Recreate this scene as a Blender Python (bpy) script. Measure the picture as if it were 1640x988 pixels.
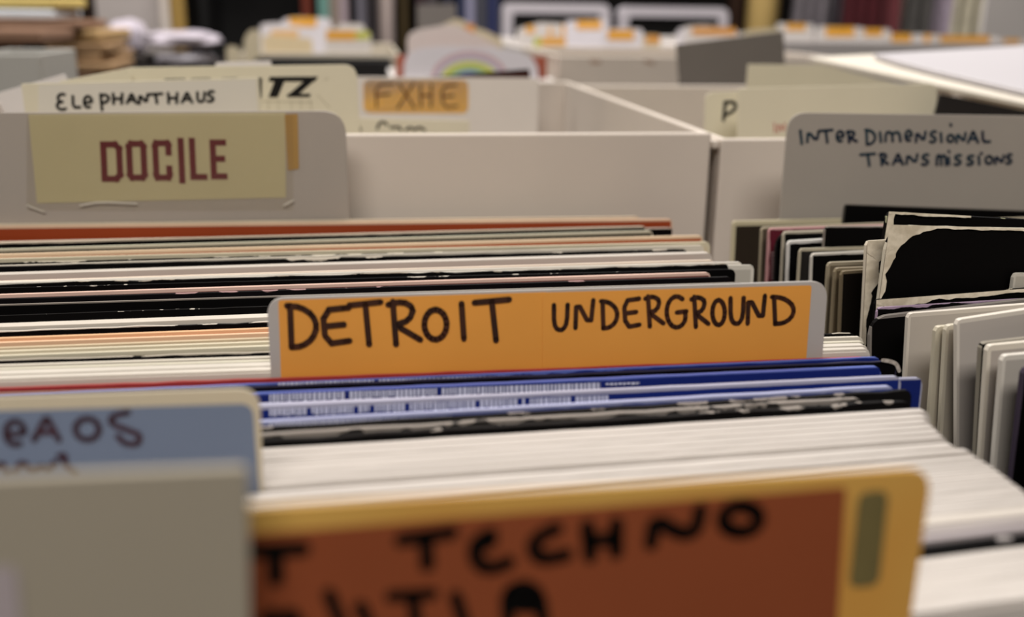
import bpy, math, random
from mathutils import Vector, Matrix, noise

random.seed(7)
for o in list(bpy.data.objects):
    bpy.data.objects.remove(o)
SC = bpy.context.scene
COL = SC.collection

# ------------------------------------------------------------------ camera
CAM = Vector((0.0, 0.0, 1.08))
F, CX, CY = 1600.0, 820.0, 494.0
PITCH, YAW, ROLL = math.radians(16.7), math.radians(8.5), math.radians(0.8)
f0 = Vector((math.sin(YAW), math.cos(YAW), 0))
FWD = f0 * math.cos(PITCH) + Vector((0, 0, -1)) * math.sin(PITCH)
r0 = Vector((math.cos(YAW), -math.sin(YAW), 0))
u0 = r0.cross(FWD)
RIGHT = r0 * math.cos(ROLL) + u0 * math.sin(ROLL)
UP = u0 * math.cos(ROLL) - r0 * math.sin(ROLL)
cd = bpy.data.cameras.new('camera')
cam = bpy.data.objects.new('camera', cd)
COL.objects.link(cam)
SC.camera = cam
cam.matrix_world = Matrix((
    (RIGHT.x, UP.x, -FWD.x, CAM.x),
    (RIGHT.y, UP.y, -FWD.y, CAM.y),
    (RIGHT.z, UP.z, -FWD.z, CAM.z), (0, 0, 0, 1)))
cd.sensor_width = 36.0
cd.lens = F / 1640 * 36
cd.clip_start = 0.01
cd.dof.use_dof = True
cd.dof.focus_distance = 0.315
cd.dof.aperture_fstop = 8.0

# ------------------------------------------------------------------ world, light, exposure
w = bpy.data.worlds.new('world')
SC.world = w
w.use_nodes = True
w.node_tree.nodes['Background'].inputs[0].default_value = (1.0, 0.93, 0.84, 1)
w.node_tree.nodes['Background'].inputs[1].default_value = 0.12
SC.view_settings.view_transform = 'Standard'
SC.view_settings.look = 'None'
SC.view_settings.gamma = 1.0
SC.view_settings.exposure = -0.43
SC.view_settings.use_curve_mapping = False


def area(name, loc, sx, sy, power, col, aim=None):
    d = bpy.data.lights.new(name, 'AREA')
    d.shape = 'RECTANGLE'
    d.size, d.size_y, d.energy, d.color = sx, sy, power, col
    o = bpy.data.objects.new(name, d)
    COL.objects.link(o)
    o.location = loc
    if aim is not None:
        o.rotation_euler = (Vector(aim) - Vector(loc)).to_track_quat('-Z', 'Y').to_euler()
    return o


area('ceiling_light_over_row', (0.3, 1.3, 2.62), 1.2, 0.5, 46, (1.0, 0.96, 0.92))
area('ceiling_light_left', (-1.9, 0.5, 2.62), 1.4, 0.6, 62, (1.0, 0.96, 0.91))
area('ceiling_light_back', (0.5, 2.0, 2.62), 1.2, 0.4, 46, (1.0, 0.95, 0.92))
area('ceiling_light_behind', (-0.2, -1.1, 2.62), 1.6, 0.6, 72, (1.0, 0.95, 0.90))


# ------------------------------------------------------------------ helpers
def ray(px, py):
    return (FWD + RIGHT * ((px - CX) / F) + UP * ((CY - py) / F))


def hit(px, py, p, n):
    d = ray(px, py)
    return CAM + d * ((Vector(p) - CAM).dot(n) / d.dot(n))


def at_y(px, py, y): return hit(px, py, (0, y, 0), Vector((0, 1, 0)))
def at_x(px, py, x): return hit(px, py, (x, 0, 0), Vector((1, 0, 0)))
def at_z(px, py, z): return hit(px, py, (0, 0, z), Vector((0, 0, 1)))


def lin(c):
    c = c / 255.0
    return c / 12.92 if c <= 0.04045 else ((c + 0.055) / 1.055) ** 2.4


def rgb(c): return (lin(c[0]), lin(c[1]), lin(c[2]), 1)


MATS = {}


def mat(name, c, rough=0.6, var=0.12, scale=30, c2=None, spec=0.3, metal=0.0, bump=0.0, emit=0.0):
    """paper / card / plastic: colour with a little fibre variation"""
    if name in MATS: return MATS[name]
    m = bpy.data.materials.new(name); m.use_nodes = True
    nt = m.node_tree; b = nt.nodes['Principled BSDF']
    b.inputs['Roughness'].default_value = rough
    b.inputs['Metallic'].default_value = metal
    b.inputs['Specular IOR Level'].default_value = spec
    tc = nt.nodes.new('ShaderNodeTexCoord')
    nz = nt.nodes.new('ShaderNodeTexNoise'); nz.inputs['Scale'].default_value = scale
    nz.inputs['Detail'].default_value = 4
    nt.links.new(tc.outputs['Object'], nz.inputs['Vector'])
    mx = nt.nodes.new('ShaderNodeMix'); mx.data_type = 'RGBA'
    a = rgb(c)
    d = rgb(c2) if c2 else (a[0] * (1 - var), a[1] * (1 - var), a[2] * (1 - var), 1)
    mx.inputs[6].default_value = a; mx.inputs[7].default_value = d
    rp = nt.nodes.new('ShaderNodeMapRange')
    rp.inputs[1].default_value = 0.35; rp.inputs[2].default_value = 0.65
    nt.links.new(nz.outputs['Fac'], rp.inputs[0])
    nt.links.new(rp.outputs[0], mx.inputs[0])
    nt.links.new(mx.outputs[2], b.inputs['Base Color'])
    if bump:
        bp = nt.nodes.new('ShaderNodeBump'); bp.inputs['Strength'].default_value = bump
        bp.inputs['Distance'].default_value = 0.001
        nt.links.new(nz.outputs['Fac'], bp.inputs['Height'])
        nt.links.new(bp.outputs[0], b.inputs['Normal'])
    if emit:
        b.inputs['Emission Color'].default_value = a
        b.inputs['Emission Strength'].default_value = emit
    MATS[name] = m
    return m


def sleeve_mat(face, edge, w=0.0006, wear=0.0, rough=0.45, grey=0.0):
    """printed cardboard sleeve whose folded edges are scuffed to bare board"""
    key = 'sleeve_%s_%s_%g_%g' % (face, edge, w, wear)
    if key in MATS: return MATS[key]
    m = bpy.data.materials.new('sleeve_cardboard'); m.use_nodes = True
    nt = m.node_tree; N = nt.nodes; L = nt.links; b = N['Principled BSDF']
    dark = sum(face) < 60
    b.inputs['Roughness'].default_value = .6 if dark else rough
    b.inputs['Specular IOR Level'].default_value = 0.08 if dark else 0.25
    tc = N.new('ShaderNodeTexCoord'); sp = N.new('ShaderNodeSeparateXYZ')
    L.new(tc.outputs['Object'], sp.inputs[0])
    oi = N.new('ShaderNodeObjectInfo')
    mp = N.new('ShaderNodeVectorMath'); mp.operation = 'ADD'
    ml = N.new('ShaderNodeMath'); ml.operation = 'MULTIPLY'; ml.inputs[1].default_value = 9
    L.new(oi.outputs['Random'], ml.inputs[0])
    L.new(tc.outputs['Object'], mp.inputs[0]); L.new(ml.outputs[0], mp.inputs[1])
    nz = N.new('ShaderNodeTexNoise'); nz.inputs['Scale'].default_value = 140
    nz.inputs['Detail'].default_value = 3
    L.new(mp.outputs[0], nz.inputs['Vector'])
    nz2 = N.new('ShaderNodeTexNoise'); nz2.inputs['Scale'].default_value = 22
    L.new(mp.outputs[0], nz2.inputs['Vector'])

    def M(op, a, bb):
        n = N.new('ShaderNodeMath'); n.operation = op
        for i, v in enumerate((a, bb)):
            if isinstance(v, (int, float)): n.inputs[i].default_value = v
            else: L.new(v, n.inputs[i])
        return n.outputs[0]
    n1 = M('SUBTRACT', nz.outputs['Fac'], 0.45)
    n2 = M('MAXIMUM', M('MULTIPLY', M('SUBTRACT', nz2.outputs['Fac'], 0.42), 4.0), 0.15)
    width = M('ADD', M('MULTIPLY', M('MULTIPLY', n1, n2), wear * 4.5), w if not (dark and wear >= .0009) else -wear * .25)
    top = M('GREATER_THAN', M('ADD', sp.outputs['Z'], width), 0.0)
    side = M('GREATER_THAN', M('ADD', M('ABSOLUTE', sp.outputs['X'], 0), M('MULTIPLY', width, 0.7)), 0.1575)
    fac = M('MAXIMUM', top, side)
    mx = N.new('ShaderNodeMix'); mx.data_type = 'RGBA'
    L.new(fac, mx.inputs[0])
    mx.inputs[6].default_value = rgb(face); mx.inputs[7].default_value = rgb(edge)
    hv = N.new('ShaderNodeHueSaturation')
    hv.inputs['Value'].default_value = 1
    L.new(M('ADD', M('MULTIPLY', nz2.outputs['Fac'], 0.3), 0.85), hv.inputs['Value'])
    L.new(mx.outputs[2], hv.inputs['Color'])
    L.new(hv.outputs[0], b.inputs['Base Color'])
    MATS[key] = m
    return m


def tag(o, label=None, cat=None, group=None, kind=None):
    if label: o['label'] = label
    if cat: o['category'] = cat
    if group: o['group'] = group
    if kind: o['kind'] = kind
    return o


def mesh_obj(name, verts, faces, m, parent=None, mw=None, smooth=False, mats=None, fm=None):
    me = bpy.data.meshes.new(name)
    me.from_pydata([tuple(v) for v in verts], [], faces)
    for mm in (mats or [m]): me.materials.append(mm)
    if fm:
        for p, i in zip(me.polygons, fm): p.material_index = i
    if smooth:
        for p in me.polygons: p.use_smooth = True
    me.update()
    o = bpy.data.objects.new(name, me)
    COL.objects.link(o)
    if mw is not None: o.matrix_world = mw
    if parent is not None: o.parent = parent
    return o


def box_geo(x0, y0, z0, x1, y1, z1):
    v = [(x0, y0, z0), (x1, y0, z0), (x1, y1, z0), (x0, y1, z0), (x0, y0, z1), (x1, y0, z1), (x1, y1, z1), (x0, y1, z1)]
    f = [(0, 3, 2, 1), (4, 5, 6, 7), (0, 1, 5, 4), (1, 2, 6, 5), (2, 3, 7, 6), (3, 0, 4, 7)]
    return v, f


def join(parts):
    V, Fc = [], []
    for v, f in parts:
        k = len(V); V += list(v); Fc += [tuple(i + k for i in q) for q in f]
    return V, Fc


def bevel(o, wd=0.001, seg=2):
    md = o.modifiers.new('bevel', 'BEVEL'); md.width = wd; md.segments = seg
    md.limit_method = 'ANGLE'
    return o


def prism(poly, y0, y1):
    """2D outline (x,z) extruded between y0 (towards the viewer) and y1"""
    n = len(poly)
    v = [(p[0], y0, p[1]) for p in poly] + [(p[0], y1, p[1]) for p in poly]
    f = [tuple(range(n)), tuple(range(2 * n - 1, n - 1, -1))]
    f += [(i, i + n, (i + 1) % n + n, (i + 1) % n) for i in range(n)]
    return v, f


def rounded(pts, radii, seg=8):
    """round the corners of a polygon"""
    out = []
    n = len(pts)
    for i, p in enumerate(pts):
        r = radii[i] if isinstance(radii, (list, tuple)) else radii
        p = Vector(p)
        if r <= 0: out.append(tuple(p)); continue
        a = (Vector(pts[i - 1]) - p); b = (Vector(pts[(i + 1) % n]) - p)
        r = min(r, a.length * .5, b.length * .5)
        a.normalize(); b.normalize()
        ang = a.angle(b); t = r
        P0 = p + a * t; P1 = p + b * t
        for k in range(seg + 1):
            s = k / seg
            q = P0 * (1 - s) ** 2 + p * 2 * s * (1 - s) * 0.9 + p * 0.0 + P1 * s ** 2
            q = P0 * (1 - s) ** 2 + p * (2 * s * (1 - s)) + P1 * s ** 2
            out.append((q.x, q.y))
    return out


LEAN = math.radians(3.0)


class Plane:
    """an upright board whose top edge runs from A (left) to B (right)"""
    def __init__(s, A, B, lean=LEAN, origin=None):
        u = (B - A).normalized()
        v0 = Vector((0, math.sin(lean), math.cos(lean)))
        n = v0.cross(u).normalized()      # away from the viewer
        v = u.cross(n).normalized()
        s.u, s.v, s.n = u, v, n
        s.o = origin if origin is not None else B.copy()
        s.mw = Matrix(((u.x, n.x, v.x, s.o.x), (u.y, n.y, v.y, s.o.y), (u.z, n.z, v.z, s.o.z), (0, 0, 0, 1)))

    def px(s, x, y, off=0.0):
        h = hit(x, y, s.o + s.n * off, s.n) - s.o
        return (h.dot(s.u), h.dot(s.v))

    def scale(s, x, y):
        return (hit(x, y, s.o, s.n) - CAM).dot(FWD) / F


FLOORZ = 0.674
SL = []


def sleeve(A, B, matl, name='record_sleeve', wid=0.315, t=0.0026, rough=0.0, right=True, lean=LEAN,
           bend=0.0008, ph=0.0, r=0.0018, floor=FLOORZ, nx=44, tr=None):
    """an LP sleeve; A and B are points of its top edge, B (or A when right=False) its corner"""
    u = (B - A).normalized()
    o = (B - u * wid / 2) if right else (A + u * wid / 2)
    pl = Plane(A, B, lean, o)
    H = (o.z - floor - abs(u.z) * wid / 2) / math.cos(lean)
    xs = [-wid / 2 + d for d in (0, .0006, .0015, .003, .005)]
    xs += [-wid / 2 + .008 + (wid - .016) * i / nx for i in range(nx + 1)]
    xs += [wid / 2 - d for d in (.005, .003, .0015, .0006, 0)]
    rows = (0.0, 0.004, 0.03, 0.12, H)
    sd = random.random() * 50
    V, Fc = [], []
    for x in xs:
        dx = min(wid / 2 - abs(x), r)
        drop = r - math.sqrt(max(0, r * r - (r - dx) ** 2))
        j = rough * (noise.noise(Vector((x * 130, sd, 0))) + .6 * noise.noise(Vector((x * 420, sd, 3)))) if rough else 0
        yb = bend * math.sin(x * 11 + ph) + .35 * bend * math.sin(x * 31 + ph * 2)
        thin = (t + ((tr or t) - t) * (x / wid + .5)) * (0.8 + 0.2 * min(1, (wid / 2 - abs(x)) / .02))
        for zi, z in enumerate(rows):
            zz = -z
            if zi == 0: zz = -drop + j
            if zi == 1: zz = min(-.004, -drop - .0008)
            k = 1 if zi < 2 else .9
            tt = thin * k * ((.95 if t > .0021 else .8) if zi == 0 else 1)
            yy = yb * (1 if zi < 2 else .5)
            V.append((x, yy - tt / 2, zz)); V.append((x, yy + tt / 2, zz))
    nr = len(rows) * 2; nC = len(xs)
    for i in range(nC - 1):
        a, b = i * nr, (i + 1) * nr
        for k in range(len(rows) - 1):
            p = 2 * k
            Fc.append((a + p, a + p + 2, b + p + 2, b + p))
            Fc.append((a + p + 1, b + p + 1, b + p + 3, a + p + 3))
        Fc.append((a, b, b + 1, a + 1))
        Fc.append((a + nr - 2, a + nr - 1, b + nr - 1, b + nr - 2))
    for c, fl in ((0, 0), (nC - 1, 1)):
        a = c * nr
        for k in range(len(rows) - 1):
            p = 2 * k
            q = (a + p, a + p + 1, a + p + 3, a + p + 2)
            Fc.append(q if not fl else q[::-1])
    ob = mesh_obj(name, V, Fc, matl, mw=pl.mw)
    ob['_t'] = t
    del ob['_t']
    SL.append((ob.name, A, B))
    return ob, pl, t


def board(pl, poly, matl, name, y0, y1, parent=None, bev=0.0):
    v, f = prism(poly, y0, y1)
    o = mesh_obj(name, v, f, matl, parent=parent, mw=None if parent else pl.mw)
    if bev: bevel(o, bev, 2)
    return o


# ---- lettering: every word is a mesh of pen strokes lying on its sheet
def arc(cx, cy, rx, ry, a0, a1, n=10):
    return [(cx + rx * math.cos(math.radians(a0 + (a1 - a0) * i / n)), cy + ry * math.sin(math.radians(a0 + (a1 - a0) * i / n))) for i in range(n + 1)]


G = {
    'A': [[(0, 0), (.45, 1), (.55, 1), (1, 0)], [(.2, .35), (.85, .35)]],
    'C': [arc(.55, .5, .5, .5, 50, 310)],
    'D': [[(.1, 1), (.15, 0)], [(.0, 1), (.45, .97), (.85, .78), (1, .5), (.85, .2), (.5, .02), (.15, 0)]],
    'E': [[(.95, 1), (.1, .93), (.2, .03), (1, .12)], [(.15, .5), (.8, .55)]],
    'e': [[(.1, .45), (.8, .55)] + arc(.5, .55, .42, .45, 0, 300, 12)],
    'ε': [arc(.6, .75, .5, .27, 60, 270, 8) + arc(.6, .25, .6, .27, 90, 310, 8)],
    'F': [[(1, 1), (.05, .95), (.1, 0)], [(.1, .5), (.8, .55)]],
    'G': [arc(.55, .5, .52, .5, 55, 330, 12) + [(1, .5)], [(.55, .48), (1.05, .52)]],
    'H': [[(.05, 1), (.1, 0)], [(.95, 1), (.9, 0)], [(.08, .5), (.92, .5)]],
    'I': [[(.4, 1), (.6, 0)]],
    'L': [[(.1, 1), (.15, .05), (1, .08)]],
    'M': [[(0, 0), (.1, .95), (.5, .35), (.9, .95), (1, 0)]],
    'm': [[(0, 0), (.03, .9), (.25, 1), (.45, .8), (.48, 0)], [(.48, .75), (.7, 1), (.93, .85), (1, 0)]],
    'N': [[(.05, 0), (.1, 1), (.85, .05), (1, 1)]],
    'O': [arc(.5, .5, .5, .5, 90, 450, 16)],
    'P': [[(.1, 1), (.15, 0)], [(.05, .95), (.6, 1), (1, .75), (.7, .45), (.15, .4)]],
    'p': [[(.05, 1), (.2, 0)], [(.05, .9), (.5, 1), (1, .8), (.7, .5), (.15, .45)]],
    'R': [[(.15, 1), (.25, 0)], [(.0, .92), (.45, 1), (.8, .85), (.65, .55), (.22, .45), (1, .1)]],
    'S': [[(.95, .95), (.5, 1), (.1, .8), (.25, .58), (.8, .45), (.95, .2), (.5, 0), (.05, .08)]],
    'T': [[(0, .92), (1, 1)], [(.5, .95), (.62, 0)]],
    'U': [[(.05, 1), (.05, .25), (.3, 0), (.7, .02), (.95, .3), (1, 1)]],
    'X': [[(.05, 1), (1, 0)], [(.95, 1), (0, 0)]],
}
BLOCK = {
    'D': [[(0, 0), (0, 1), (.75, 1), (1, .88), (1, .12), (.75, 0), (0, 0)]],
    'O': [[(.0, .08), (.0, .92), (.15, 1), (.85, 1), (1, .92), (1, .08), (.85, 0), (.15, 0), (0, .08)]],
    'C': [[(1, .72), (1, .95), (.9, 1), (.1, 1), (0, .92), (0, .08), (.1, 0), (.9, 0), (1, .08), (1, .27)]],
    'I': [[(.5, 0), (.5, 1)]],
    'L': [[(0, 1), (0, 0), (1, 0)]],
    'E': [[(1, 1), (0, 1), (0, 0), (1, 0)], [(0, .52), (.85, .52)]],
}


def glyphs(seq, font=G, slant=0.0):
    out = []
    for ch, x0, y0, x1, y1 in seq:
        for st in font[ch]:
            out.append([(x0 + (x1 - x0) * p[0] + slant * (p[1] - .5) * (y1 - y0), y1 + (y0 - y1) * p[1]) for p in st])
    return out


def strokes(pl, lines, wpx, matl, name, parent, off, square=False, jitter=0.0):
    V, Fc = [], []
    for ln in lines:
        if len(ln) > 2 and not square:      # soften corners
            q = [ln[0]]
            for a, b in zip(ln, ln[1:]):
                q += [(a[0] * .75 + b[0] * .25, a[1] * .75 + b[1] * .25), (a[0] * .25 + b[0] * .75, a[1] * .25 + b[1] * .75)]
            q.append(ln[-1]); ln = q
        P = [Vector(pl.px(x, y)) for x, y in ln]
        sc = pl.scale(*ln[0]) * wpx / 2
        for i, p in enumerate(P):
            rr = sc * (1 + jitter * math.sin(i * 2.1 + p.x * 900))
            if not square:
                k = len(V); n = 10
                V.append((p.x, off, p.y))
                for j in range(n):
                    a = 2 * math.pi * j / n
                    V.append((p.x + rr * math.cos(a), off, p.y + rr * math.sin(a)))
                Fc += [(k, k + 1 + j, k + 1 + (j + 1) % n) for j in range(n)]
        for i, (a, b) in enumerate(zip(P, P[1:])):
            d = (b - a)
            if d.length < 1e-7: continue
            d.normalize(); nn = Vector((-d.y, d.x)) * sc
            if square:
                e = d * sc * .98
                a2 = a - (e if i > 0 else e * 0.95); b2 = b + (e if i < len(P) - 2 else e * .95)
            else: a2, b2 = a, b
            k = len(V); o2 = off - (1e-6 * (i % 2))
            for q in (a2 + nn, a2 - nn, b2 - nn, b2 + nn): V.append((q.x, o2, q.y))
            Fc.append((k, k + 1, k + 2, k + 3))
    return mesh_obj(name, V, Fc, matl, parent=parent)


def px_poly(pl, pts): return [pl.px(x, y) for x, y in pts]


def card(label, TL, TR, yL, yR, matl, tab=0.03, r=0.006, t=0.0009, cat='divider card', group=None, rl=None, lean=LEAN,
         bodyL=0.0, bodyR=0.0, floor=FLOORZ, name='divider_card', extra_top=None, bev=0.0002):
    """a record divider: a stiff card with a rounded tab raised above the sleeves"""
    if isinstance(yL, Line):
        yL = yL.lifted(*TR)
        A, B = yL.pt(*TL), yL.pt(*TR)
    else: A, B = at_y(TL[0], TL[1], yL), at_y(TR[0], TR[1], yR)
    pl = Plane(A, B, lean)
    xl, zl = pl.px(*TL)
    if rl is None: rl = r
    H = (B.z - floor - abs(pl.u.z) * (abs(xl) + bodyL + bodyR)) / math.cos(lean)
    pts = [(xl, 0), (0, 0), (0, -tab), (bodyR, -tab - .002), (bodyR, -H), (xl - bodyL, -H), (xl - bodyL, -tab - .002), (xl, -tab)]
    poly = rounded(pts, [rl, r, 0, .003 if bodyR else 0, 0, 0, .003 if bodyL else 0, 0])
    o = board(pl, poly, matl, name, -t / 2, t / 2, bev=bev)
    tag(o, label, cat, group)
    return o, pl, t


# ------------------------------------------------------------------ room
M_floor = mat('floor_dark_vinyl', (60, 52, 46), .5, .3, 4)
M_wall = mat('wall_dark_paint', (28, 24, 22), .8, .2, 3)
M_ceil = mat('ceiling_tile', (150, 142, 132), .9, .1, 8)
def struct(name, b, m):
    v, f = box_geo(*b)
    return tag(mesh_obj(name, v, f, m), kind='structure')
struct('floor', (-3.5, -2.5, -.05, 4.5, 4.6, 0), M_floor)
struct('ceiling', (-3.5, -2.5, 2.7, 4.5, 4.6, 2.75), M_ceil)
struct('wall_back', (-3.5, 4.55, 0, 4.5, 4.65, 2.7), M_wall)
struct('wall_left', (-3.6, -2.5, 0, -3.5, 4.6, 2.7), mat('wall_side_paint', (96, 86, 76), .8, .1, 3))
struct('wall_right', (4.5, -2.5, 0, 4.6, 4.6, 2.7), MATS['wall_side_paint'])
struct('wall_front', (-3.5, -2.6, 0, 4.5, -2.5, 2.7), MATS['wall_side_paint'])


def table(label, x0, y0, x1, y1, z):
    e = bpy.data.objects.new('table', None); COL.objects.link(e)
    e.location = ((x0 + x1) / 2, (y0 + y1) / 2, 0)
    tag(e, label, 'table')
    cx, cy = e.location.x, e.location.y
    mt = mat('table_laminate_dark', (38, 32, 28), .4, .2, 12)
    v, f = box_geo(x0 - cx, y0 - cy, z - .03, x1 - cx, y1 - cy, z)
    bevel(mesh_obj('table_top', v, f, mt, e), .003)
    for sx in (x0 + .05, x1 - .05):
        for sy in (y0 + .05, y1 - .05):
            v, f = box_geo(sx - cx - .02, sy - cy - .02, 0, sx - cx + .02, sy - cy + .02, z - .03)
            mesh_obj('leg', v, f, mt, e)
    return e


TZ = 0.66
table('dark table under the nearest record boxes', -.75, -.15, 1.15, .93, TZ)
table('dark table across the aisle under the farther crates', -1.3, 1.05, 1.9, 2.75, TZ)

# ------------------------------------------------------------------ cardboard record boxes
M_wbox = mat('white_box_board', (205, 194, 182), .55, .05, 14, spec=.3)
M_wbox_in = M_wbox


def open_box(label, x0, x1, y0, y1, ztop, m, name='record_box', cat='box', t=.004, zb=TZ, group=None, front_drop=0):
    e = bpy.data.objects.new(name, None); COL.objects.link(e)
    cx, cy = (x0 + x1) / 2, (y0 + y1) / 2
    e.location = (cx, cy, zb); tag(e, label, cat, group)
    hx, hy, h = (x1 - x0) / 2, (y1 - y0) / 2, ztop - zb
    for nm, b in (('front_panel', (-hx, -hy, 0, hx, -hy + t, h - front_drop)), ('back_panel', (-hx, hy - t, 0, hx, hy, h)),
                  ('side_panel', (-hx, -hy + t, 0, -hx + t, hy - t, h)), ('side_panel', (hx - t, -hy + t, 0, hx, hy - t, h)),
                  ('bottom_panel', (-hx + t, -hy + t, 0, hx - t, hy - t, t))):
        v, f = box_geo(*b)
        # subdivide nothing, folded rim: rounded edge
        bevel(mesh_obj(nm, v, f, m, e), .0012 if t > .003 else .0006, 3)
    return e


# the front row: shallow tray bins (walls hidden under the sleeves)
M_bin = mat('bin_white_board', (190, 180, 168), .6, .08, 12)
BX = at_y(1138, 212, .476).x
RIM = at_y(1138, 212, .476).z

open_box('low open tray holding the nearest row of records', BX - .345, BX - .002, -.02, .462, .670, M_bin, name='record_tray', cat='tray')
open_box('low open tray holding the records at the right edge', BX + .003, BX + .345, -.02, .462, .670, M_bin, name='record_tray', cat='tray')

YB0, YB1 = .474, .83
open_box('long white record box behind the sticker-labelled grey divider, holding the orange FXHE card', BX - .385, BX, YB0, YB1, RIM, M_wbox)
open_box('white record box behind the grey handwritten INTER DIMENSIONAL card', BX + .005, BX + .345, YB0, YB1, RIM - .003, M_wbox)

# strip added between the touching rims to keep light out of the gap
rb_ = [o for o in bpy.data.objects if o.name.startswith('record_box')][-1]
v, f = box_geo(BX + .001 - rb_.location.x, -(YB1 - YB0) / 2 + .001, RIM - .003 - TZ - .005, BX + .0048 - rb_.location.x, (YB1 - YB0) / 2 - .001, RIM - .003 - TZ - .001)
bevel(mesh_obj('gap_light_cover', v, f, M_wbox, rb_), .001, 3)

# ------------------------------------------------------------------ main row of sleeves
ZT = CAM.z - .092
WHITE = (182, 174, 164); CREAM = (196, 180, 150); BLACK = (4, 3, 3)
PEACH = (205, 165, 130)
# (label, y at x=0, right corner x, y, face, edge, edge width, wear, edge roughness, dz)
rear = [
    ('cream sleeve edge rearmost of the row, right in front of the DOCILE card', 359, 1024, 346, CREAM, (205, 190, 165), .0006, 0, 0, 0),
    ('brick orange record sleeve, widest coloured band at the back of the row', 362.5, 1076, 350, (150, 62, 28), (214, 180, 150), .0010, 0, 0, .0005),
    ('black sleeve with pale top edge just in front of the brick orange one, longer end', 387, 1077, 364, BLACK, (200, 185, 170), .0005, 0, 0, -.001),
    ('black sleeve with pale top edge just in front of the brick orange one, shorter end', 388.5, 1034, 361.5, BLACK, (200, 185, 165), .0007, .0003, 0, .0005),
    ('thin white sleeve with dark green face behind the second orange sleeve', 399, 1045, 369, (40, 42, 28), (185, 182, 160), .001, 0, 0, 0),
    ('orange brown record sleeve, second orange one from the back of the row', 407, 1125, 376.5, (160, 80, 42), (215, 190, 160), .0012, 0, 0, 0),
    ('cream sleeve with a worn beige corner in front of the second orange sleeve', 414, 1137, 387, CREAM, (196, 186, 160), .002, 0, 0, 0),
    ('black sleeve with frayed pale dashes along its top edge', 421, 1090, 394, BLACK, (190, 182, 165), .0008, .0012, .0002, 0),
    ('white sleeve with rounded end beside the frayed dashed black one', 425, 1128, 392.5, (190, 182, 165), (205, 196, 180), .002, 0, 0, 0),
    ('black sleeve with a row of pale oval scuffs along its top', 427, 1101, 399, BLACK, (195, 185, 170), .0006, .0016, .0002, 0),
    ('broad white sleeve in front of the black ones with pale scuffs', 438, 1138, 404, WHITE, WHITE, .001, 0, 0, 0),
    ('white sleeve with a faint pink line below its top', 450, 1144, 416, (170, 95, 90), (214, 198, 180), .0018, .0004, 0, 0),
    ('white sleeve whose squared corner sticks out right of the black sleeves, rear one', 451, 1189, 419, WHITE, (210, 204, 194), .002, 0, 0, .001),
    ('white sleeve whose squared corner sticks out right of the black sleeves, front one', 452.5, 1208, 424, (180, 174, 162), (208, 202, 190), .0018, 0, 0, 0),
    ('black sleeve with jagged torn top edge, halfway up the row', 455, 1167, 424, BLACK, (150, 140, 126), .0001, .0010, .0007, .0005),
    ('glossy black sleeve with rounded end under the jagged black one', 460.5, 1178, 431, BLACK, (200, 192, 180), .0005, .0010, .0001, 0),
    ('pinkish white sleeve with dark red face between black sleeves', 471, 1138, 436, (110, 44, 34), (214, 180, 165), .0011, 0, 0, 0),
    ('black sleeve with purple tinged scuffed edge and white corner tip', 478, 1172, 443, (10, 7, 9), (150, 120, 118), .0004, .0009, .0001, 0),
    ('black sleeve with a thin grey top line, left of the DETROIT UNDERGROUND card', 487, 1190, 452, BLACK, (120, 112, 104), .0004, 0, 0, 0),
    ('black sleeve with white paint-like scuffs on its top edge, left of the DETROIT UNDERGROUND tab', 504.5, 1225, 463, BLACK, (190, 182, 170), .0004, .0018, .0002, 0),
    ('white sleeve directly behind the jagged black one left of the DETROIT tab', 520, 1250, 475, WHITE, (194, 186, 174), .002, 0, 0, 0),
    ('black sleeve with jagged top between a white and an orange sleeve', 530, 1265, 484, BLACK, (190, 182, 170), .0001, .0006, .0007, 0),
    ('thin orange sleeve left of the DETROIT tab', 540.5, 1280, 493, (196, 110, 66), (216, 170, 130), .0008, 0, 0, 0),
    ('peach coloured sleeve in front of the thin orange one', 547.5, 1295, 500, (206, 150, 112), (214, 178, 145), .002, 0, 0, 0),
    ('cream sleeve with a brown line in front of the peach one', 556, 1300, 507, (120, 90, 60), (186, 168, 140), .0006, .0003, 0, 0),
    ('plain cream sleeve, rear one of two before the thin black sleeve', 561.5, 1310, 513, (186, 176, 150), (196, 186, 162), .001, 0, 0, 0),
    ('plain cream sleeve, front one of two before the thin black sleeve', 568.5, 1320, 519, (180, 170, 145), (190, 182, 160), .001, 0, 0, 0),
    ('thin black sleeve with ragged edge under the cream sleeves', 576, 1370, 533, BLACK, (160, 152, 138), .0001, .0004, .0004, 0),
    ('off-white sleeve in front of the thin ragged black one', 584, 1383, 539, (200, 192, 178), (194, 186, 172), .002, 0, 0, 0),
    ('white-edged sleeve with dark olive face and scuffed top', 590, 1386, 546, (50, 46, 36), (196, 190, 172), .0006, .0006, 0, 0),
    ('white sleeve behind the DETROIT UNDERGROUND card, rearmost of three', 596, 1388, 551, WHITE, (192, 185, 174), .001, 0, 0, 0),
    ('white sleeve behind the DETROIT UNDERGROUND card, middle of three', 604, 1392, 557, WHITE, (192, 185, 174), .001, 0, 0, 0),
    ('white sleeve behind the DETROIT UNDERGROUND card, nearest of three', 611, 1395, 563, WHITE, (192, 185, 174), .001, 0, 0, 0),
]
XL, XR_ = -.16, .17


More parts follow.
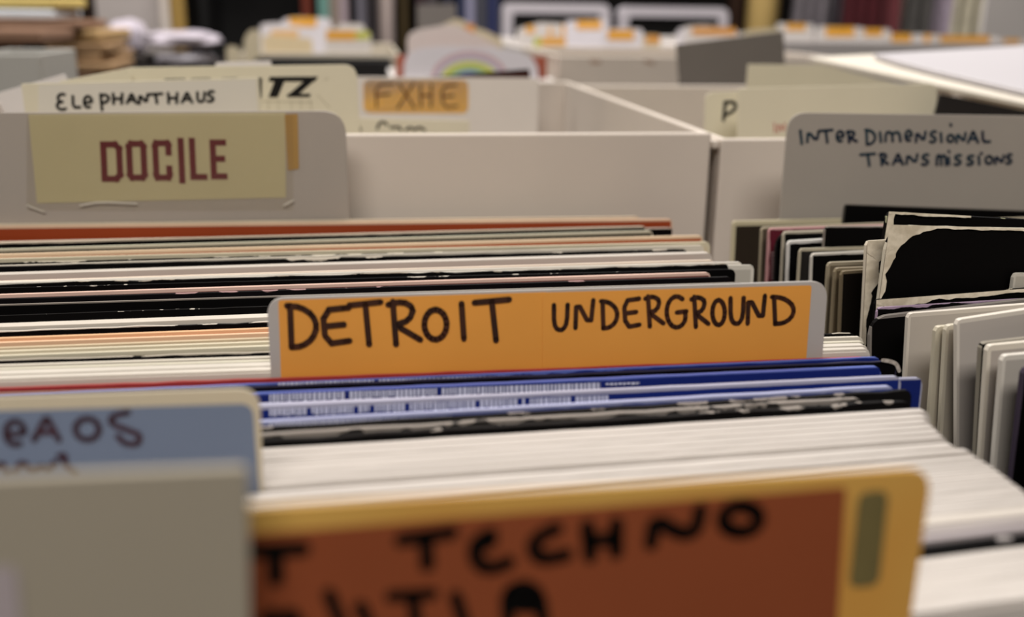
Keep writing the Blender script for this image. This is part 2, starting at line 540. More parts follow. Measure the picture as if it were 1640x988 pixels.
class Line:
    """where a sleeve or card stands in the row: its distance y at the left and at the right reference"""
    def __init__(s, yl, yr, xl, xr, fixed=False, t=.0022):
        s.yl, s.yr, s.xl, s.xr, s.fixed, s.t = yl, yr, xl, xr, fixed, t

    def y(s, x): return s.yl + (s.yr - s.yl) * (x - s.xl) / (s.xr - s.xl)

    def lifted(s, px, py):
        d = (s.pt(px, py).z - ZT) * math.tan(LEAN)
        return Line(s.yl + d, s.yr + d, s.xl, s.xr)

    def pt(s, px, py):
        d = Vector((s.xr - s.xl, s.yr - s.yl, 0))
        return hit(px, py, Vector((s.xl, s.yl, 0)), Vector((-d.y, d.x, 0)).normalized())


def line_of(xl, yl, xr, yr, dz=0, fixed=False, t=.0022):
    A = at_z(xl, yl, ZT + dz); B = at_z(xr, yr, ZT + dz)
    k = (B.y - A.y) / (B.x - A.x)
    return Line(A.y + k * (XL - A.x), A.y + k * (XR_ - A.x), XL, XR_, fixed, t)


def relax(lines, mn=.0012):
    for it in range(400):
        for a, b in zip(lines, lines[1:]):      # a stands behind b
            for at in ('yl', 'yr'):
                g = getattr(a, at) - getattr(b, at)
                if g < mn:
                    e = mn - g
                    if a.fixed and b.fixed: continue
                    if a.fixed: setattr(b, at, getattr(b, at) - e)
                    elif b.fixed: setattr(a, at, getattr(a, at) + e)
                    else:
                        setattr(a, at, getattr(a, at) + e / 2); setattr(b, at, getattr(b, at) - e / 2)


def thick(lines, i):
    if i + 1 >= len(lines): return .003
    a, b = lines[i], lines[i + 1]
    return min(abs(a.yl - b.yl), abs(a.yr - b.yr)) - (.0010 if b.fixed else .00012 if a.t > 9 else .00022)


row = []      # (line, spec)


def put(lab, xl, yl, xr, yr, face, edge, wd, wear, rough, dz, ph, tmax=.0016, group=None, key=None):
    row.append((line_of(xl, yl, xr, yr, dz), dict(lab=lab, xl=xl, yl=yl, xr=xr, yr=yr, face=face, edge=edge, wd=wd, wear=wear, rough=rough, tmax=tmax, group=group, key=key)))


for i, (lab, yl, xr, yr, face, edge, wd, wear, rough, dz) in enumerate(rear):
    tm = .0013 if face == BLACK else .0020
    if face == WHITE: tm = .0032
    put(lab, 0, yl, xr, yr, face, edge, wd, wear, rough, dz, 0, tm)
LN = {}
LN['detroit'] = line_of(430, 601.5, 1320, 567.5, fixed=True)
row.append((LN['detroit'], None))
# red sleeve and the blue / grey ones, in front of the DETROIT card
fr = [
    ('red-edged sleeve lying directly against the front of the DETROIT UNDERGROUND card', 0, 621, 1388, 571, (150, 48, 46), (160, 60, 56), .0002, .0007, .0002, .0006),
    ('blue sleeve with white print, rearmost of the blue set', 430, 613, 1410, 571, (18, 34, 104), (82, 98, 168), .0003, .0006, .0001, 0),
    ('black sleeve with a worn white corner between the first two blue sleeves', 430, 618, 1436, 577, BLACK, (44, 42, 60), .0003, .0003, .0003, -.0008),
    ('blue sleeve with white print, second of the blue set', 430, 628, 1410, 586, (18, 34, 104), (82, 98, 168), .0003, .0004, .0001, 0),
    ('blue sleeve sticking out furthest right of the blue set', 430, 645, 1477, 604, (18, 32, 96), (160, 160, 180), .0005, .0003, 0, -.001),
    ('blue sleeve with a lavender grey top edge and a line of white print', 430, 648, 1442, 601.5, (18, 36, 108), (160, 160, 178), .0009, .0004, .0001, .0006),
    ('blue sleeve with white print, lowest of the blue set', 430, 673, 1430, 617, (44, 62, 130), (150, 154, 184), .0006, .0004, .0001, 0),
    ('scuffed black sleeve with grey edge and rounded corner, rear of three below the blue set', 430, 684, 1459, 624, (16, 15, 15), (124, 117, 112), .0012, .0030, .0003, .0003),
    ('scuffed dark grey sleeve with short end, middle of three below the blue set', 430, 694, 1378, 636, (36, 34, 32), (128, 121, 114), .0006, .0030, .0003, 0),
    ('scuffed black sleeve with ragged pale top, nearest of three below the blue set', 430, 705, 1456, 641, (8, 7, 7), (134, 127, 120), .0016, .0026, .0004, 0),
]
FR = {}
for i, (lab, xl, yl, xr, yr, face, edge, wd, wear, rough, dz) in enumerate(fr):
    put(lab, xl, yl, xr, yr, face, edge, wd, wear, rough, dz, 0, .0020 if i not in (2, 4) else .0013, key=i)
# plain white sleeves before the TECHNO card
near = [(1486, 656, -.062), (1488, 665, -.063), (1490, 673, -.065), (1499, 681, -.066), (1507, 689, -.068), (1514, 697, -.070),
        (1521, 704, -.072), (1531, 711, -.075), (1556, 719, -.080), (1570, 730, -.084), (1584, 738, -.088), (1596, 746, -.091),
        (1607, 754, -.094), (1617, 762, -.097), (1629, 771, -.100), (1642, 781, -.103), (1652, 791, -.106), (1660, 801, -.108)]
for i, (xr, yr, s) in enumerate(near):
    if i == 7:
        LN['blue'] = line_of(430, 789, 1527, 708.5, fixed=True); row.append((LN['blue'], None))
    cr = i == 8
    put(('cream tinted sleeve edge with a darker line amid the plain white sleeves' if cr else 'plain white sleeve touching the ragged black one below the blue set' if i == 0 else 'plain white sleeve touching the grey-faced ones right of the TECHNO card' if i == len(near) - 1 else 'plain white record sleeve packed between the blue sleeves and the TECHNO card'), 430, yr + (430 - xr) * s, xr, yr,
        (196, 184, 160) if cr else (181, 175, 168), (180, 173, 166), .001, 0, .0001, random.uniform(-.0001, .0001) + (.0006 if cr else 0), 0, .0034,
        group=None if i in (0, 8, len(near) - 1) else 'white sleeves behind the TECHNO card')
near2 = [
    ('white sleeve with grey face right of the TECHNO card', 1672, 812, -.110, (170, 162, 156), (196, 188, 178)),
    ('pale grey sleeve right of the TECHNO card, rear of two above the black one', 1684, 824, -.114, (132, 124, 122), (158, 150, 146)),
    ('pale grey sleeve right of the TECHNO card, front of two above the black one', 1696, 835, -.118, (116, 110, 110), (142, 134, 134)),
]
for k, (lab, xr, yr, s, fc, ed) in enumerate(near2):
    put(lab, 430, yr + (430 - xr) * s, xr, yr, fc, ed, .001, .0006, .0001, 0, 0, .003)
put('black sleeve with a frayed grey edge right of the TECHNO card', 430, 848 + (1708 - 430) * .124, 1708, 848, BLACK, (140, 134, 132), .0014, .0012, .0004, 0, 0, .002)
near3 = [(1730, 868, -.128), (1745, 882, -.130), (1760, 896, -.132), (1775, 911, -.134), (1790, 927, -.136), (1806, 944, -.138)]
for i, (xr, yr, s) in enumerate(near3):
    put('plain white record sleeve in front of the frayed black one, at the lower right', 430, yr + (430 - xr) * s, xr, yr,
        (184, 178, 171), (184, 177, 170), .001, 0, .0001, 0, 0, .0034, group='white sleeves at the lower right corner')
LN['techno'] = line_of(430, 955 + (1818 - 430) * .139, 1818, 955, fixed=True); row.append((LN['techno'], None))
LN['grey'] = line_of(430, 1000 + (1850 - 430) * .144, 1850, 1000, fixed=True); row.append((LN['grey'], None))
relax([l for l, _ in row])
LS = [l for l, _ in row]
for i, (l, sp) in enumerate(row):
    if sp is None: continue
    t = max(.0006, min(sp['tmax'], thick(LS, i)))
    tr = t
    if sp['tmax'] > .003 and i + 1 < len(LS) and not LS[i + 1].fixed:
        t = max(.0006, min(.0050, l.yl - LS[i + 1].yl - .0001)); tr = max(.0006, min(.0050, l.yr - LS[i + 1].yr - .0001))
    l = Line(l.yl - t / 2, l.yr - tr / 2, l.xl, l.xr).lifted(sp['xr'], sp['yr'])      # the measured edge is the far one
    A, B = l.pt(sp['xl'], sp['yl']), l.pt(sp['xr'], sp['yr'])
    s, pl, t = sleeve(A, B, sleeve_mat(sp['face'], sp['edge'], sp['wd'], sp['wear']), rough=sp['rough'], t=t, tr=tr, ph=l.yr * 20,
                      bend=.0005 if l.yr > .26 else .0002)
    tag(s, sp['lab'], 'record', sp['group'])
    if sp['key'] is not None: FR[sp['key']] = (s, pl, t)

# white print on the blue sleeves
M_print = mat('white_print', (200, 202, 222), .5, .1, 300)
def print_row(key, x0, y0, x1, y1, h, seed, m=M_print, dense=.8, nm='lettering'):
    s, pl, t = FR[key]
    rnd = random.Random(seed)
    x = x0; lines = []
    V, Fc = [], []
    while x < x1:
        wpx = rnd.choice((3, 4, 5, 6)); gap = rnd.choice((1.6, 1.6, 2, 2, 8 if rnd.random() < .4 else 1.6))
        yy = y0 + (y1 - y0) * (x - x0) / (x1 - x0)
        hh = h * rnd.uniform(.75, 1.0)
        k = len(V)
        xe = min(x + wpx, x1)
        for q in ((x, yy), (xe, yy + (y1 - y0) / (x1 - x0) * wpx), (xe, yy + hh), (x, yy + hh)):
            p = pl.px(*q); V.append((p[0], -t * .5 - .00035, p[1]))
        Fc.append((k, k + 1, k + 2, k + 3))
        x += wpx + gap
    return mesh_obj(nm, V, Fc, m, parent=s)
print_row(1, 446, 611.5, 964, 595, 11, 1)
print_row(3, 432, 628.5, 960, 610, 13, 2)
print_row(3, 968, 611, 1022, 609, 4, 5)
print_row(5, 432, 652, 972, 630, 13, 3)
print_row(6, 432, 674, 724, 662, 9, 4)
strokes(FR[2][1], [[(1411, 575), (1424, 577), (1433, 581), (1437, 592)]], 6, mat('worn_corner_board', (190, 180, 168), .8, .1, 200), 'worn_corner', FR[2][0], -FR[2][2] / 2 - .0004)

# ------------------------------------------------------------------ divider cards in the main row
M_greycard = mat('grey_divider_plastic', (172, 166, 160), .45, .08, 9)
M_orange = mat('orange_sticker_paper', (218, 150, 66), .55, .10, 14, spec=.2)
M_ink = mat('brown_black_marker', (38, 18, 8), .5, .35, 90, c2=(62, 30, 12))
M_black_ink = mat('black_marker', (6, 5, 5), .4, .2, 60)

# DETROIT UNDERGROUND
yA = at_z(430, 600, ZT).y; yB = at_z(1320, 566, ZT).y
det, pl, t = card('grey divider card with two orange stickers reading DETROIT UNDERGROUND', (427, 476), (1326, 449), LN['detroit'], 0,
                  M_greycard, tab=.027, r=.0055, rl=.005, bodyL=.06, bodyR=.004)
def sticker(pl, parent, pts, m, name='sticker', r=.0008, y=-.0006, th=.00012, label=None):
    poly = rounded(px_poly(pl, pts), r, 4)
    o = board(pl, poly, m, name, y, y + th, parent=parent)
    if label: o['label'] = label
    return o
st1 = sticker(pl, det, [(446, 480), (876, 467), (876, 640), (452, 650)], M_orange)
st2 = sticker(pl, det, [(868, 467.5), (1298, 456), (1286, 620), (868, 640)], M_orange, y=-.0008)
strokes(pl, glyphs([('D', 460, 488, 508, 554), ('E', 512, 491, 560, 551), ('T', 560, 482, 610, 549), ('R', 621, 481, 673, 549),
                    ('O', 679, 494, 715, 542), ('I', 731, 485, 750, 541), ('T', 759, 478, 815, 543)]), 9.5, M_ink, 'lettering', st1, -.00095, jitter=.1)
strokes(pl, glyphs([('U', 885, 487, 908, 527), ('N', 919, 479, 949, 524), ('D', 961, 481, 988, 524), ('E', 995, 477, 1023, 524),
                    ('R', 1032, 473, 1061, 521), ('G', 1065, 473, 1096, 523), ('R', 1106, 474, 1133, 522), ('O', 1139, 479, 1159, 519),
                    ('U', 1167, 476, 1189, 517), ('N', 1194, 472, 1223, 517), ('D', 1234, 474, 1270, 517)]), 7.6, M_ink, 'lettering', st2, -.00095, jitter=.1)

# TECHNO card
M_yel = mat('yellow_divider_card', (198, 160, 84), .5, .12, 16, c2=(190, 140, 66))
M_rust = mat('rust_orange_sticker', (134, 70, 42), .6, .12, 14, spec=.1)
p_ = Vector((0, .137, 0))
tec, pl, t = card('yellow divider card with rust orange sticker reading T TECHNO in black marker', (330, 816), (1492, 748), LN['techno'], 0,
                  M_yel, tab=.034, r=.0045, bodyL=.10, bodyR=.012)
st = sticker(pl, tec, [(335, 858), (1352, 778), (1332, 1080), (335, 1080)], M_rust)
strokes(pl, [[(408, 878), (484, 874)], [(440, 880), (442, 922)]], 27, M_black_ink, 'lettering', st, -.0008)
strokes(pl, [[(642, 860), (722, 848)], [(680, 856), (683, 900)]] +
        [[(784, 851), (762, 862), (757, 882), (768, 902), (788, 906), (812, 896)], [(762, 872), (784, 862)]] +
        [[(888, 842), (858, 856), (850, 874), (866, 892), (904, 884)]] +
        [[(938, 838), (943, 886)], [(984, 834), (984, 880)], [(942, 862), (984, 858)]] +
        [[(1040, 866), (1045, 826), (1088, 852), (1112, 846), (1118, 812)]] +
        glyphs([('O', 1154, 806, 1212, 848)]), 25, M_black_ink, 'lettering', st, -.0008)
strokes(pl, [[(424, 990), (436, 976), (450, 992), (464, 974), (478, 992)], [(526, 946), (548, 1000)], [(576, 966), (592, 1000)],
             [(626, 950), (690, 946)], [(660, 952), (666, 1000)], [(728, 950), (744, 1000)],
             [(812, 990), (808, 944), (836, 930), (862, 946), (868, 990)], [(812, 966), (864, 968)], [(822, 948), (850, 954)]],
        22, M_black_ink, 'lettering', st, -.0008)
board(pl, rounded(px_poly(pl, [(1372, 786), (1420, 782), (1404, 934), (1356, 938)]), .0018, 5), mat('olive_smudge', (112, 100, 60), .7, .25, 60), 'smudge', -.00065, -.0005, parent=tec)

# blue card
M_creamcard = mat('cream_divider_card', (184, 174, 152), .5, .08, 12)
M_blue = mat('dusty_blue_sticker', (104, 116, 138), .6, .08, 12, spec=.15)
yb = at_z(400, 792, ZT).y
blu, pl, t = card('cream edged divider with dusty blue label marked in maroon letters, behind the blank grey card', (-260, 642), (416, 620), LN['blue'], 0,
                  M_creamcard, tab=.027, r=.0045, bodyL=.02, bodyR=.10)
st = sticker(pl, blu, [(-250, 664), (405, 645), (420, 860), (-250, 870)], M_blue, r=.0025)
M_maroon = mat('maroon_marker', (58, 30, 42), .6, .3, 90)
strokes(pl, glyphs([('e', 8, 672, 44, 714), ('A', 56, 668, 96, 702), ('O', 122, 668, 160, 702)]) +
        [[(206, 658), (180, 664), (178, 676), (204, 686), (226, 694), (222, 710), (200, 708), (190, 696)]], 9.5, M_maroon, 'lettering', st, -.0008)
strokes(pl, [[(-14, 752), (4, 738), (14, 752)], [(26, 750), (38, 736), (50, 750), (70, 744)], [(78, 748), (90, 738)], [(96, 728), (106, 726), (104, 740), (122, 752)]],
        9.5, M_maroon, 'lettering', st, -.0008)

# blank grey card nearest the camera
M_olive = mat('grey_green_divider_card', (150, 142, 126), .6, .06, 9)
gry, pl, t = card('blank grey-green divider card nearest the camera at lower left', (-300, 775), (398, 746), LN['grey'], 0,
                  M_olive, tab=.05, r=.0012, t=.0016, bodyL=.02, bodyR=.08)
sticker(pl, gry, [(-60, 905), (30, 900), (42, 1050), (-60, 1050)], mat('pale_lavender_label', (160, 150, 152), .6, .05, 10), y=-.00105, r=.001)

# DOCILE
M_docilecard = mat('clear_grey_divider_plastic', (165, 156, 146), .35, .08, 9, spec=.4)
M_label = mat('cream_paper_label', (186, 175, 138), .6, .06, 10)
yD = at_z(500, 352, ZT).y + .005
doc, pl, t = card('grey divider card with taped cream label printed DOCILE in maroon', (-130, 181), (553, 177), yD, yD,
                  M_docilecard, tab=.055, r=.011, bodyL=.0, bodyR=.13)
YD = yD
st = sticker(pl, doc, [(46, 183), (457, 180), (458, 316), (60, 325)], M_label, name='paper_label', r=.0003)
M_docile = mat('maroon_print', (98, 32, 34), .5, .1, 60)
strokes(pl, glyphs([('D', 166, 231, 194, 286), ('O', 206, 230, 233, 284), ('C', 248, 229, 273, 284), ('I', 283, 225, 297, 288),
                    ('L', 306, 225, 326, 283), ('E', 338, 228, 358, 282)], BLOCK, slant=.05) if False else
        [[(x + (256 - y) * .045 * -1, y) for x, y in l] for l in glyphs([('D', 167, 231, 192, 286), ('O', 208, 230, 231, 284), ('C', 250, 229, 271, 284),
                    ('I', 284, 225, 298, 289), ('L', 309, 225, 327, 283), ('E', 342, 228, 359, 282)], BLOCK)],
        9.6, M_docile, 'lettering', st, -.0008, square=True)
sticker(pl, doc, [(456, 183), (477, 182), (479, 270), (461, 273)], mat('orange_tape_strip', (166, 130, 72), .6, .1, 20), y=-.0007, name='orange_tape_strip', r=.0006)
# packing tape over the label
mt = bpy.data.materials.new('clear_tape'); mt.use_nodes = True
nt = mt.node_tree; nt.nodes.remove(nt.nodes['Principled BSDF'])
gl = nt.nodes.new('ShaderNodeBsdfGlossy'); gl.inputs['Roughness'].default_value = .25
tr = nt.nodes.new('ShaderNodeBsdfTransparent'); tr.inputs[0].default_value = (.96, .95, .92, 1)
ms = nt.nodes.new('ShaderNodeMixShader'); ms.inputs[0].default_value = .06
nt.links.new(tr.outputs[0], ms.inputs[1]); nt.links.new(gl.outputs[0], ms.inputs[2])
nt.links.new(ms.outputs[0], nt.nodes['Material Output'].inputs[0])
def tape(pl, parent, x0, y0, x1, y1, nx=40, nz=12, y=-.0011):
    V, Fc = [], []
    for j in range(nz + 1):
        for i in range(nx + 1):
            px_ = x0 + (x1 - x0) * i / nx; py_ = y0 + (y1 - y0) * j / nz
            p = pl.px(px_, py_)
            e = 1 if j > nz - 3 or i < 2 else .25
            V.append((p[0], y - .0006 * e * abs(noise.noise(Vector((px_ * .03, py_ * .05, 1)))), p[1]))
    for j in range(nz):
        for i in range(nx):
            a = j * (nx + 1) + i
            Fc.append((a, a + 1, a + nx + 2, a + nx + 1))
    return mesh_obj('clear_tape', V, Fc, mt, parent=parent, smooth=True)
tape(pl, doc, 44, 184, 470, 336)
M_wrk = mat('tape_wrinkle_highlight', (205, 198, 184), .3, .05, 10)  # pale strokes paint the glints along the tape wrinkles
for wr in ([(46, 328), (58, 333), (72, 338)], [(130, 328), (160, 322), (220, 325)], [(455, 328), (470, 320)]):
    strokes(pl, [wr], 2.5, M_wrk, 'wrinkle_glint', doc, -.0018)

# ------------------------------------------------------------------ inside the left rear box
M_cream2 = mat('cream_index_card', (210, 202, 178), .6, .06, 10)
M_cream3 = mat('pale_cream_card', (206, 198, 176), .6, .05, 10)
ele, pl, t = card('pale card with ELEPHANTHAUS written in black marker, sticking up behind the DOCILE card', (34, 134), (414, 124), .50, .50,
                  M_cream2, tab=.05, r=.0008, t=.0009, bodyR=.07, floor=TZ + .006)
st = sticker(pl, ele, [(62, 136), (410, 127), (413, 185), (62, 190)], mat('white_paper_label', (208, 202, 188), .6, .04, 10), name='paper_label', r=.0005)
strokes(pl, glyphs([('ε', 92, 151, 106, 175), ('L', 116, 154, 129, 173), ('e', 134, 154, 149, 174), ('p', 161, 151, 176, 176), ('H', 181, 150, 197, 166),
                    ('A', 204, 151, 219, 165), ('N', 223, 151, 237, 166), ('T', 239, 150, 260, 165), ('H', 269, 149, 285, 165), ('A', 292, 149, 308, 164),
                    ('U', 316, 148, 328, 163), ('S', 332, 146, 343, 163)]), 4.7, M_black_ink, 'lettering', st, -.0008)
tz, pl, t = card('large cream card with heavy black slanted letters TZ, behind the ELEPHANTHAUS card', (203, 108), (571, 103), .535, .535,
                 M_cream2, tab=.07, r=.007, rl=.002, t=.001, bodyL=.02, floor=TZ + .006, bodyR=.001)
def polys(pl, quads, m, parent, off=-.0007, name='lettering'):
    V, Fc = [], []
    for qd in quads:
        k = len(V)
        for q in qd:
            p = pl.px(*q); V.append((p[0], off, p[1]))
        Fc.append(tuple(range(k, k + len(qd))))
        off -= 2e-6
    return mesh_obj(name, V, Fc, m, parent=parent)
polys(pl, [[(432, 123), (510, 122.5), (504, 130.5), (430, 130.5)], [(440, 129), (456, 129), (445, 156), (430, 156)],
           [(488, 129), (508, 125), (477, 152), (460, 153)], [(461, 150), (498, 150), (496, 155.5), (459, 155.5)],
           [(412, 124), (420, 125), (419, 157), (415, 157), (415.5, 128), (412, 126)],
           [(264, 126), (297, 125.5), (297, 128), (265, 129)], [(306, 125.5), (338, 124.5), (338, 127), (307, 128)], [(356, 125), (380, 124), (380, 127), (357, 128)]], M_black_ink, tz)
M_faint = mat('faint_pencil', (178, 169, 145), .6, .1, 20)
strokes(pl, [[(508, 152), (528, 172)], [(520, 128), (526, 125)], [(420, 162), (500, 164)], [(430, 160), (430, 176)], [(445, 160), (446, 176)], [(466, 160), (467, 176)], [(482, 160), (482, 176)], [(497, 160), (499, 176)]], 1.2, M_faint, 'faint_sketch', tz, -.0007)
# slanted sheet to its left + a white card behind
b1, pl, t = card('cream sheet whose slanting top rises to the TZ card', (96, 130), (206, 109), .53, .53, M_cream2, tab=.06, r=.0006, t=.0009, bodyL=0, bodyR=0, floor=TZ + .006, name='card_sheet')
wf, pl, t = card('white card corner sloping up at the far left behind the ELEPHANTHAUS card', (-6, 150), (104, 118), .565, .565, mat('white_card', (214, 208, 204), .5, .04, 10),
                 tab=.06, r=.001, t=.0012, floor=TZ + .006)
bw, pl, t = card('white card whose top edge just shows above the TZ card', (345, 100), (434, 97), .60, .60, MATS['white_card'], tab=.06, r=.001, t=.0015, bodyL=.02, bodyR=.03, floor=TZ + .006)

lo, pl, t = card('low white card with half-hidden black handwriting, under the FXHE sticker', (470, 186), (752, 193), .60, .60, M_cream3, tab=.05, r=.001, t=.0009, floor=TZ + .006)
strokes(pl, [[(551, 195), (555, 199)], [(561, 206), (566, 199), (574, 202), (577, 208)], [(604, 206), (608, 196), (616, 195), (620, 200)], [(626, 204), (640, 203), (642, 208)], [(650, 208), (656, 203), (664, 208), (672, 203), (680, 208)]],
        4, M_black_ink, 'lettering', lo, -.0006)
fx, pl, t = card('pale grey divider card with orange sticker reading FXHE', (500, 122), (862, 125), .70, .70, M_greycard if False else mat('pale_grey_card', (214, 206, 198), .5, .06, 10),
                 tab=.06, r=.003, t=.0012, bodyL=.03, floor=TZ + .006)
st = sticker(pl, fx, [(582, 127), (750, 128), (750, 182), (582, 181)], mat('lightened_orange_sticker', (255, 198, 98), .5, .05, 14), r=.005)  # orange lightened to make up for weak light on the rear card
strokes(pl, glyphs([('F', 600, 134, 630, 171), ('X', 637, 133, 664, 173), ('H', 672, 135, 692, 171), ('E', 704, 136, 732, 174)]), 3.2,
        mat('thin_brown_pen', (96, 44, 16), .5, .2, 60), 'lettering', st, -.0009)
A = at_y(640, 127, .775); B = at_y(848, 110, .775)
s, pl, t = sleeve(A, B, sleeve_mat((60, 22, 14), (24, 14, 12), .002, .001), wid=.26, floor=TZ + .006, t=.003)
tag(s, 'dark sleeve with red and black edge rising above the FXHE card', 'record')

# ------------------------------------------------------------------ inside the right rear box
pc, pl, t = card('cream card with rounded left corner marked P in black, behind the red-lettered card', (1129, 148), (1440, 136), .56, .56, M_cream2, tab=.05, r=.005, t=.001, floor=TZ + .006)
strokes(pl, [[(1161, 164), (1158, 192)], [(1160, 164), (1177, 163), (1177, 176), (1162, 184)]], 5.5, M_black_ink, 'lettering', pc, -.0008)
p2, pl, t = card('long cream card with small red letters IN, in front of the card marked P', (1183, 141), (1502, 134), .535, .535, M_cream2, tab=.05, r=.006, rl=.001, t=.001, floor=TZ + .006)
strokes(pl, glyphs([('I', 1238, 197, 1242, 212), ('N', 1245, 197, 1256, 212)]), 2.2, mat('red_pen', (176, 70, 66), .5, .1, 20), 'lettering', p2, -.0007)
gp, pl, t = card('dark grey panel tilted up behind the right rear box', (1083, 71), (1254, 50), .885, .885, mat('dark_grey_board', (110, 104, 98), .7, .1, 10), tab=.05, r=.0005, t=.003, floor=TZ + .006,
                 cat='board', name='dark_board')
dk, pl, t = card('black card standing in for the dark inside of the right rear box under the white sheets', (1505, 151), (1720, 193), .515, .515, mat('dark_inside_black', (26, 22, 20), .6, .2, 10), tab=.05, r=.001, t=.002, floor=TZ + .006)  # black colour stands in for the dark inside of the box

# INTER DIMENSIONAL card
yI = at_z(1250, 352, ZT).y + .004
itd, pl, t = card('grey divider card handwritten INTER DIMENSIONAL TRANS MISSIONS in teal', (1262, 180), (1900, 189), yI, yI,
                  mat('warm_grey_divider', (160, 152, 142), .55, .08, 9), tab=.075, r=.007, rl=.009, t=.001)
M_teal = mat('dark_teal_ink', (26, 54, 66), .5, .4, 90, c2=(20, 28, 50))
strokes(pl, glyphs([('I', 1276, 209, 1288, 230), ('N', 1291, 210, 1310, 227), ('T', 1311, 208, 1332, 228), ('e', 1338, 210, 1351, 228), ('R', 1355, 210, 1371, 228),
                    ('D', 1385, 208, 1401, 231), ('I', 1405, 212, 1413, 227), ('m', 1417, 211, 1441, 226), ('e', 1448, 209, 1460, 227), ('N', 1465, 211, 1481, 227),
                    ('S', 1488, 210, 1498, 228), ('I', 1503, 213, 1509, 227), ('O', 1516, 216, 1526, 227), ('N', 1530, 213, 1545, 228), ('A', 1549, 211, 1565, 228), ('L', 1571, 211, 1584, 228)])
        + [[(1521, 199), (1522, 201)]], 4.8, M_teal, 'lettering', itd, -.0007)
strokes(pl, glyphs([('T', 1377, 246, 1400, 265), ('R', 1408, 246, 1421, 264), ('A', 1429, 247, 1445, 263), ('N', 1450, 247, 1468, 262), ('S', 1475, 247, 1486, 264),
                    ('m', 1499, 248, 1514, 264), ('I', 1516, 252, 1521, 263), ('S', 1527, 248, 1538, 264), ('S', 1547, 249, 1558, 264), ('I', 1564, 250, 1569, 263),
                    ('O', 1577, 250, 1588, 262), ('N', 1592, 249, 1606, 262), ('S', 1610, 247, 1619, 262)]) + [[(1518, 242), (1519, 243)], [(1570, 245), (1571, 246)]], 4.8, M_teal, 'lettering', itd, -.0007)

# ------------------------------------------------------------------ right hand column of sleeves
M_torn = mat('torn_bare_board', (214, 203, 182), .8, .2, 260, c2=(186, 174, 152), bump=.3)
RXX = BX - .004


rcol = []
def rsleeve(lab, corner, far, face, edge, X=None, slope_y=0.0, **kw):
    A = at_x(corner[0], corner[1], RXX if X is None else X)
    k = -.02 if A.y > .3 else -.02 * max(0, (A.y - .26) / .04)
    rcol.append((Line(A.y + k * (.165 - A.x), A.y + k * (.49 - A.x), .165, .49), lab, corner, far, face, edge, kw))


def build_r(l, lab, corner, far, face, edge, t, w_=.0008, wear=0, rough=0.0, torn=None, r=.0014, marks=False):
    l = Line(l.yl - t / 2, l.yr - t / 2, l.xl, l.xr).lifted(*corner)
    A, B = l.pt(*corner), l.pt(*far)
    s, pl, tt = sleeve(A, B, sleeve_mat(face, edge, w_, wear), rough=rough, right=False, t=t, r=r, ph=2 + A.y * 20, bend=.0003)
    tag(s, lab, 'record')
    if marks:
        strokes(pl, [[(1233, y), (1238, y - 2)] for y in range(404, 446, 5)], 2.5, mat('pale_print', (176, 150, 150), .6, .1, 30), 'lettering', s, -tt / 2 - .0008)
    if torn:
        # torn, peeled board along the corner: an uneven strip standing just proud of the face
        left, top = torn      # lists of (distance along, width)
        W = .315
        outer, inner = [], []
        def interp(lst, d):
            for (a, wa), (b, wb) in zip(lst, lst[1:]):
                if a <= d <= b: return wa + (wb - wa) * (d - a) / max(1e-9, b - a)
            return lst[-1][1]
        V, Fc = [], []
        sd = random.random() * 99
        def strip(fn, length, lst):
            n = int(length / .0012) + 1
            base = len(V)
            for i in range(n + 1):
                d = length * i / n
                wd = interp(lst, d) * (1 + .45 * noise.noise(Vector((d * 160, sd, 0))) + .3 * noise.noise(Vector((d * 520, sd, 5))))
                a, b = fn(d, 0), fn(d, max(wd, 1e-5))
                oy = -tt / 2 - .0004
                V.extend([(a[0], oy, a[1]), (b[0], oy - .0002, b[1]), (b[0], oy + .0004, b[1])])
                if i:
                    k = base + 3 * (i - 1)
                    Fc.append((k, k + 1, k + 4, k + 3)); Fc.append((k + 1, k + 2, k + 5, k + 4))
        if left: strip(lambda d, wd: (-W / 2 + wd, -d), left[-1][0], left)
        if top: strip(lambda d, wd: (-W / 2 + d, -wd + .0003), top[-1][0], top)
        mesh_obj('torn_edge', V, Fc, M_torn, parent=s)
    return s, pl, tt


K = {}
rsleeve('dark brown sleeve with thick cream top, first in front of the INTER DIMENSIONAL card', (1173, 354), (1355, 350), (42, 34, 26), (186, 176, 146), w_=.0022, **K)
rsleeve('olive grey sleeve with pale spine beside the dark red one', (1219, 364), (1300, 361), (74, 66, 54), (150, 140, 118), w_=.0008, **K)
rsleeve('dark red sleeve with pale marks down its left side', (1231, 366), (1330, 363), (88, 26, 38), (176, 130, 130), w_=.0006, wear=.0006, marks=True)
rsleeve('black sleeve whose edge curves beside the dark red sleeve', (1243, 372), (1330, 369), BLACK, (30, 26, 26), w_=.0004, r=.006, **K)
rsleeve('black sleeve with a thin grey left edge and cream top', (1254, 371), (1340, 368), BLACK, (160, 152, 136), w_=.0010, wear=.0003, **K)
rsleeve('black sleeve with a bright white top near the dark red sleeve', (1261, 386), (1330, 382), BLACK, (200, 196, 190), w_=.0012, wear=.0004, **K)
rsleeve('tall plain black sleeve with white worn corner knob', (1321, 363), (1420, 362), BLACK, (120, 112, 104), X=RXX + .011, w_=.0003, wear=.0003, **K)
rsleeve('grey edged black sleeve with a cream top strip', (1280, 398), (1380, 395), (26, 24, 22), (160, 152, 132), w_=.0011, wear=.0003, **K)
rsleeve('black sleeve with a short white top strip inside the grey edged one', (1299, 406), (1380, 402), BLACK, (196, 190, 180), X=RXX + .004, w_=.0008, wear=.0004, **K)
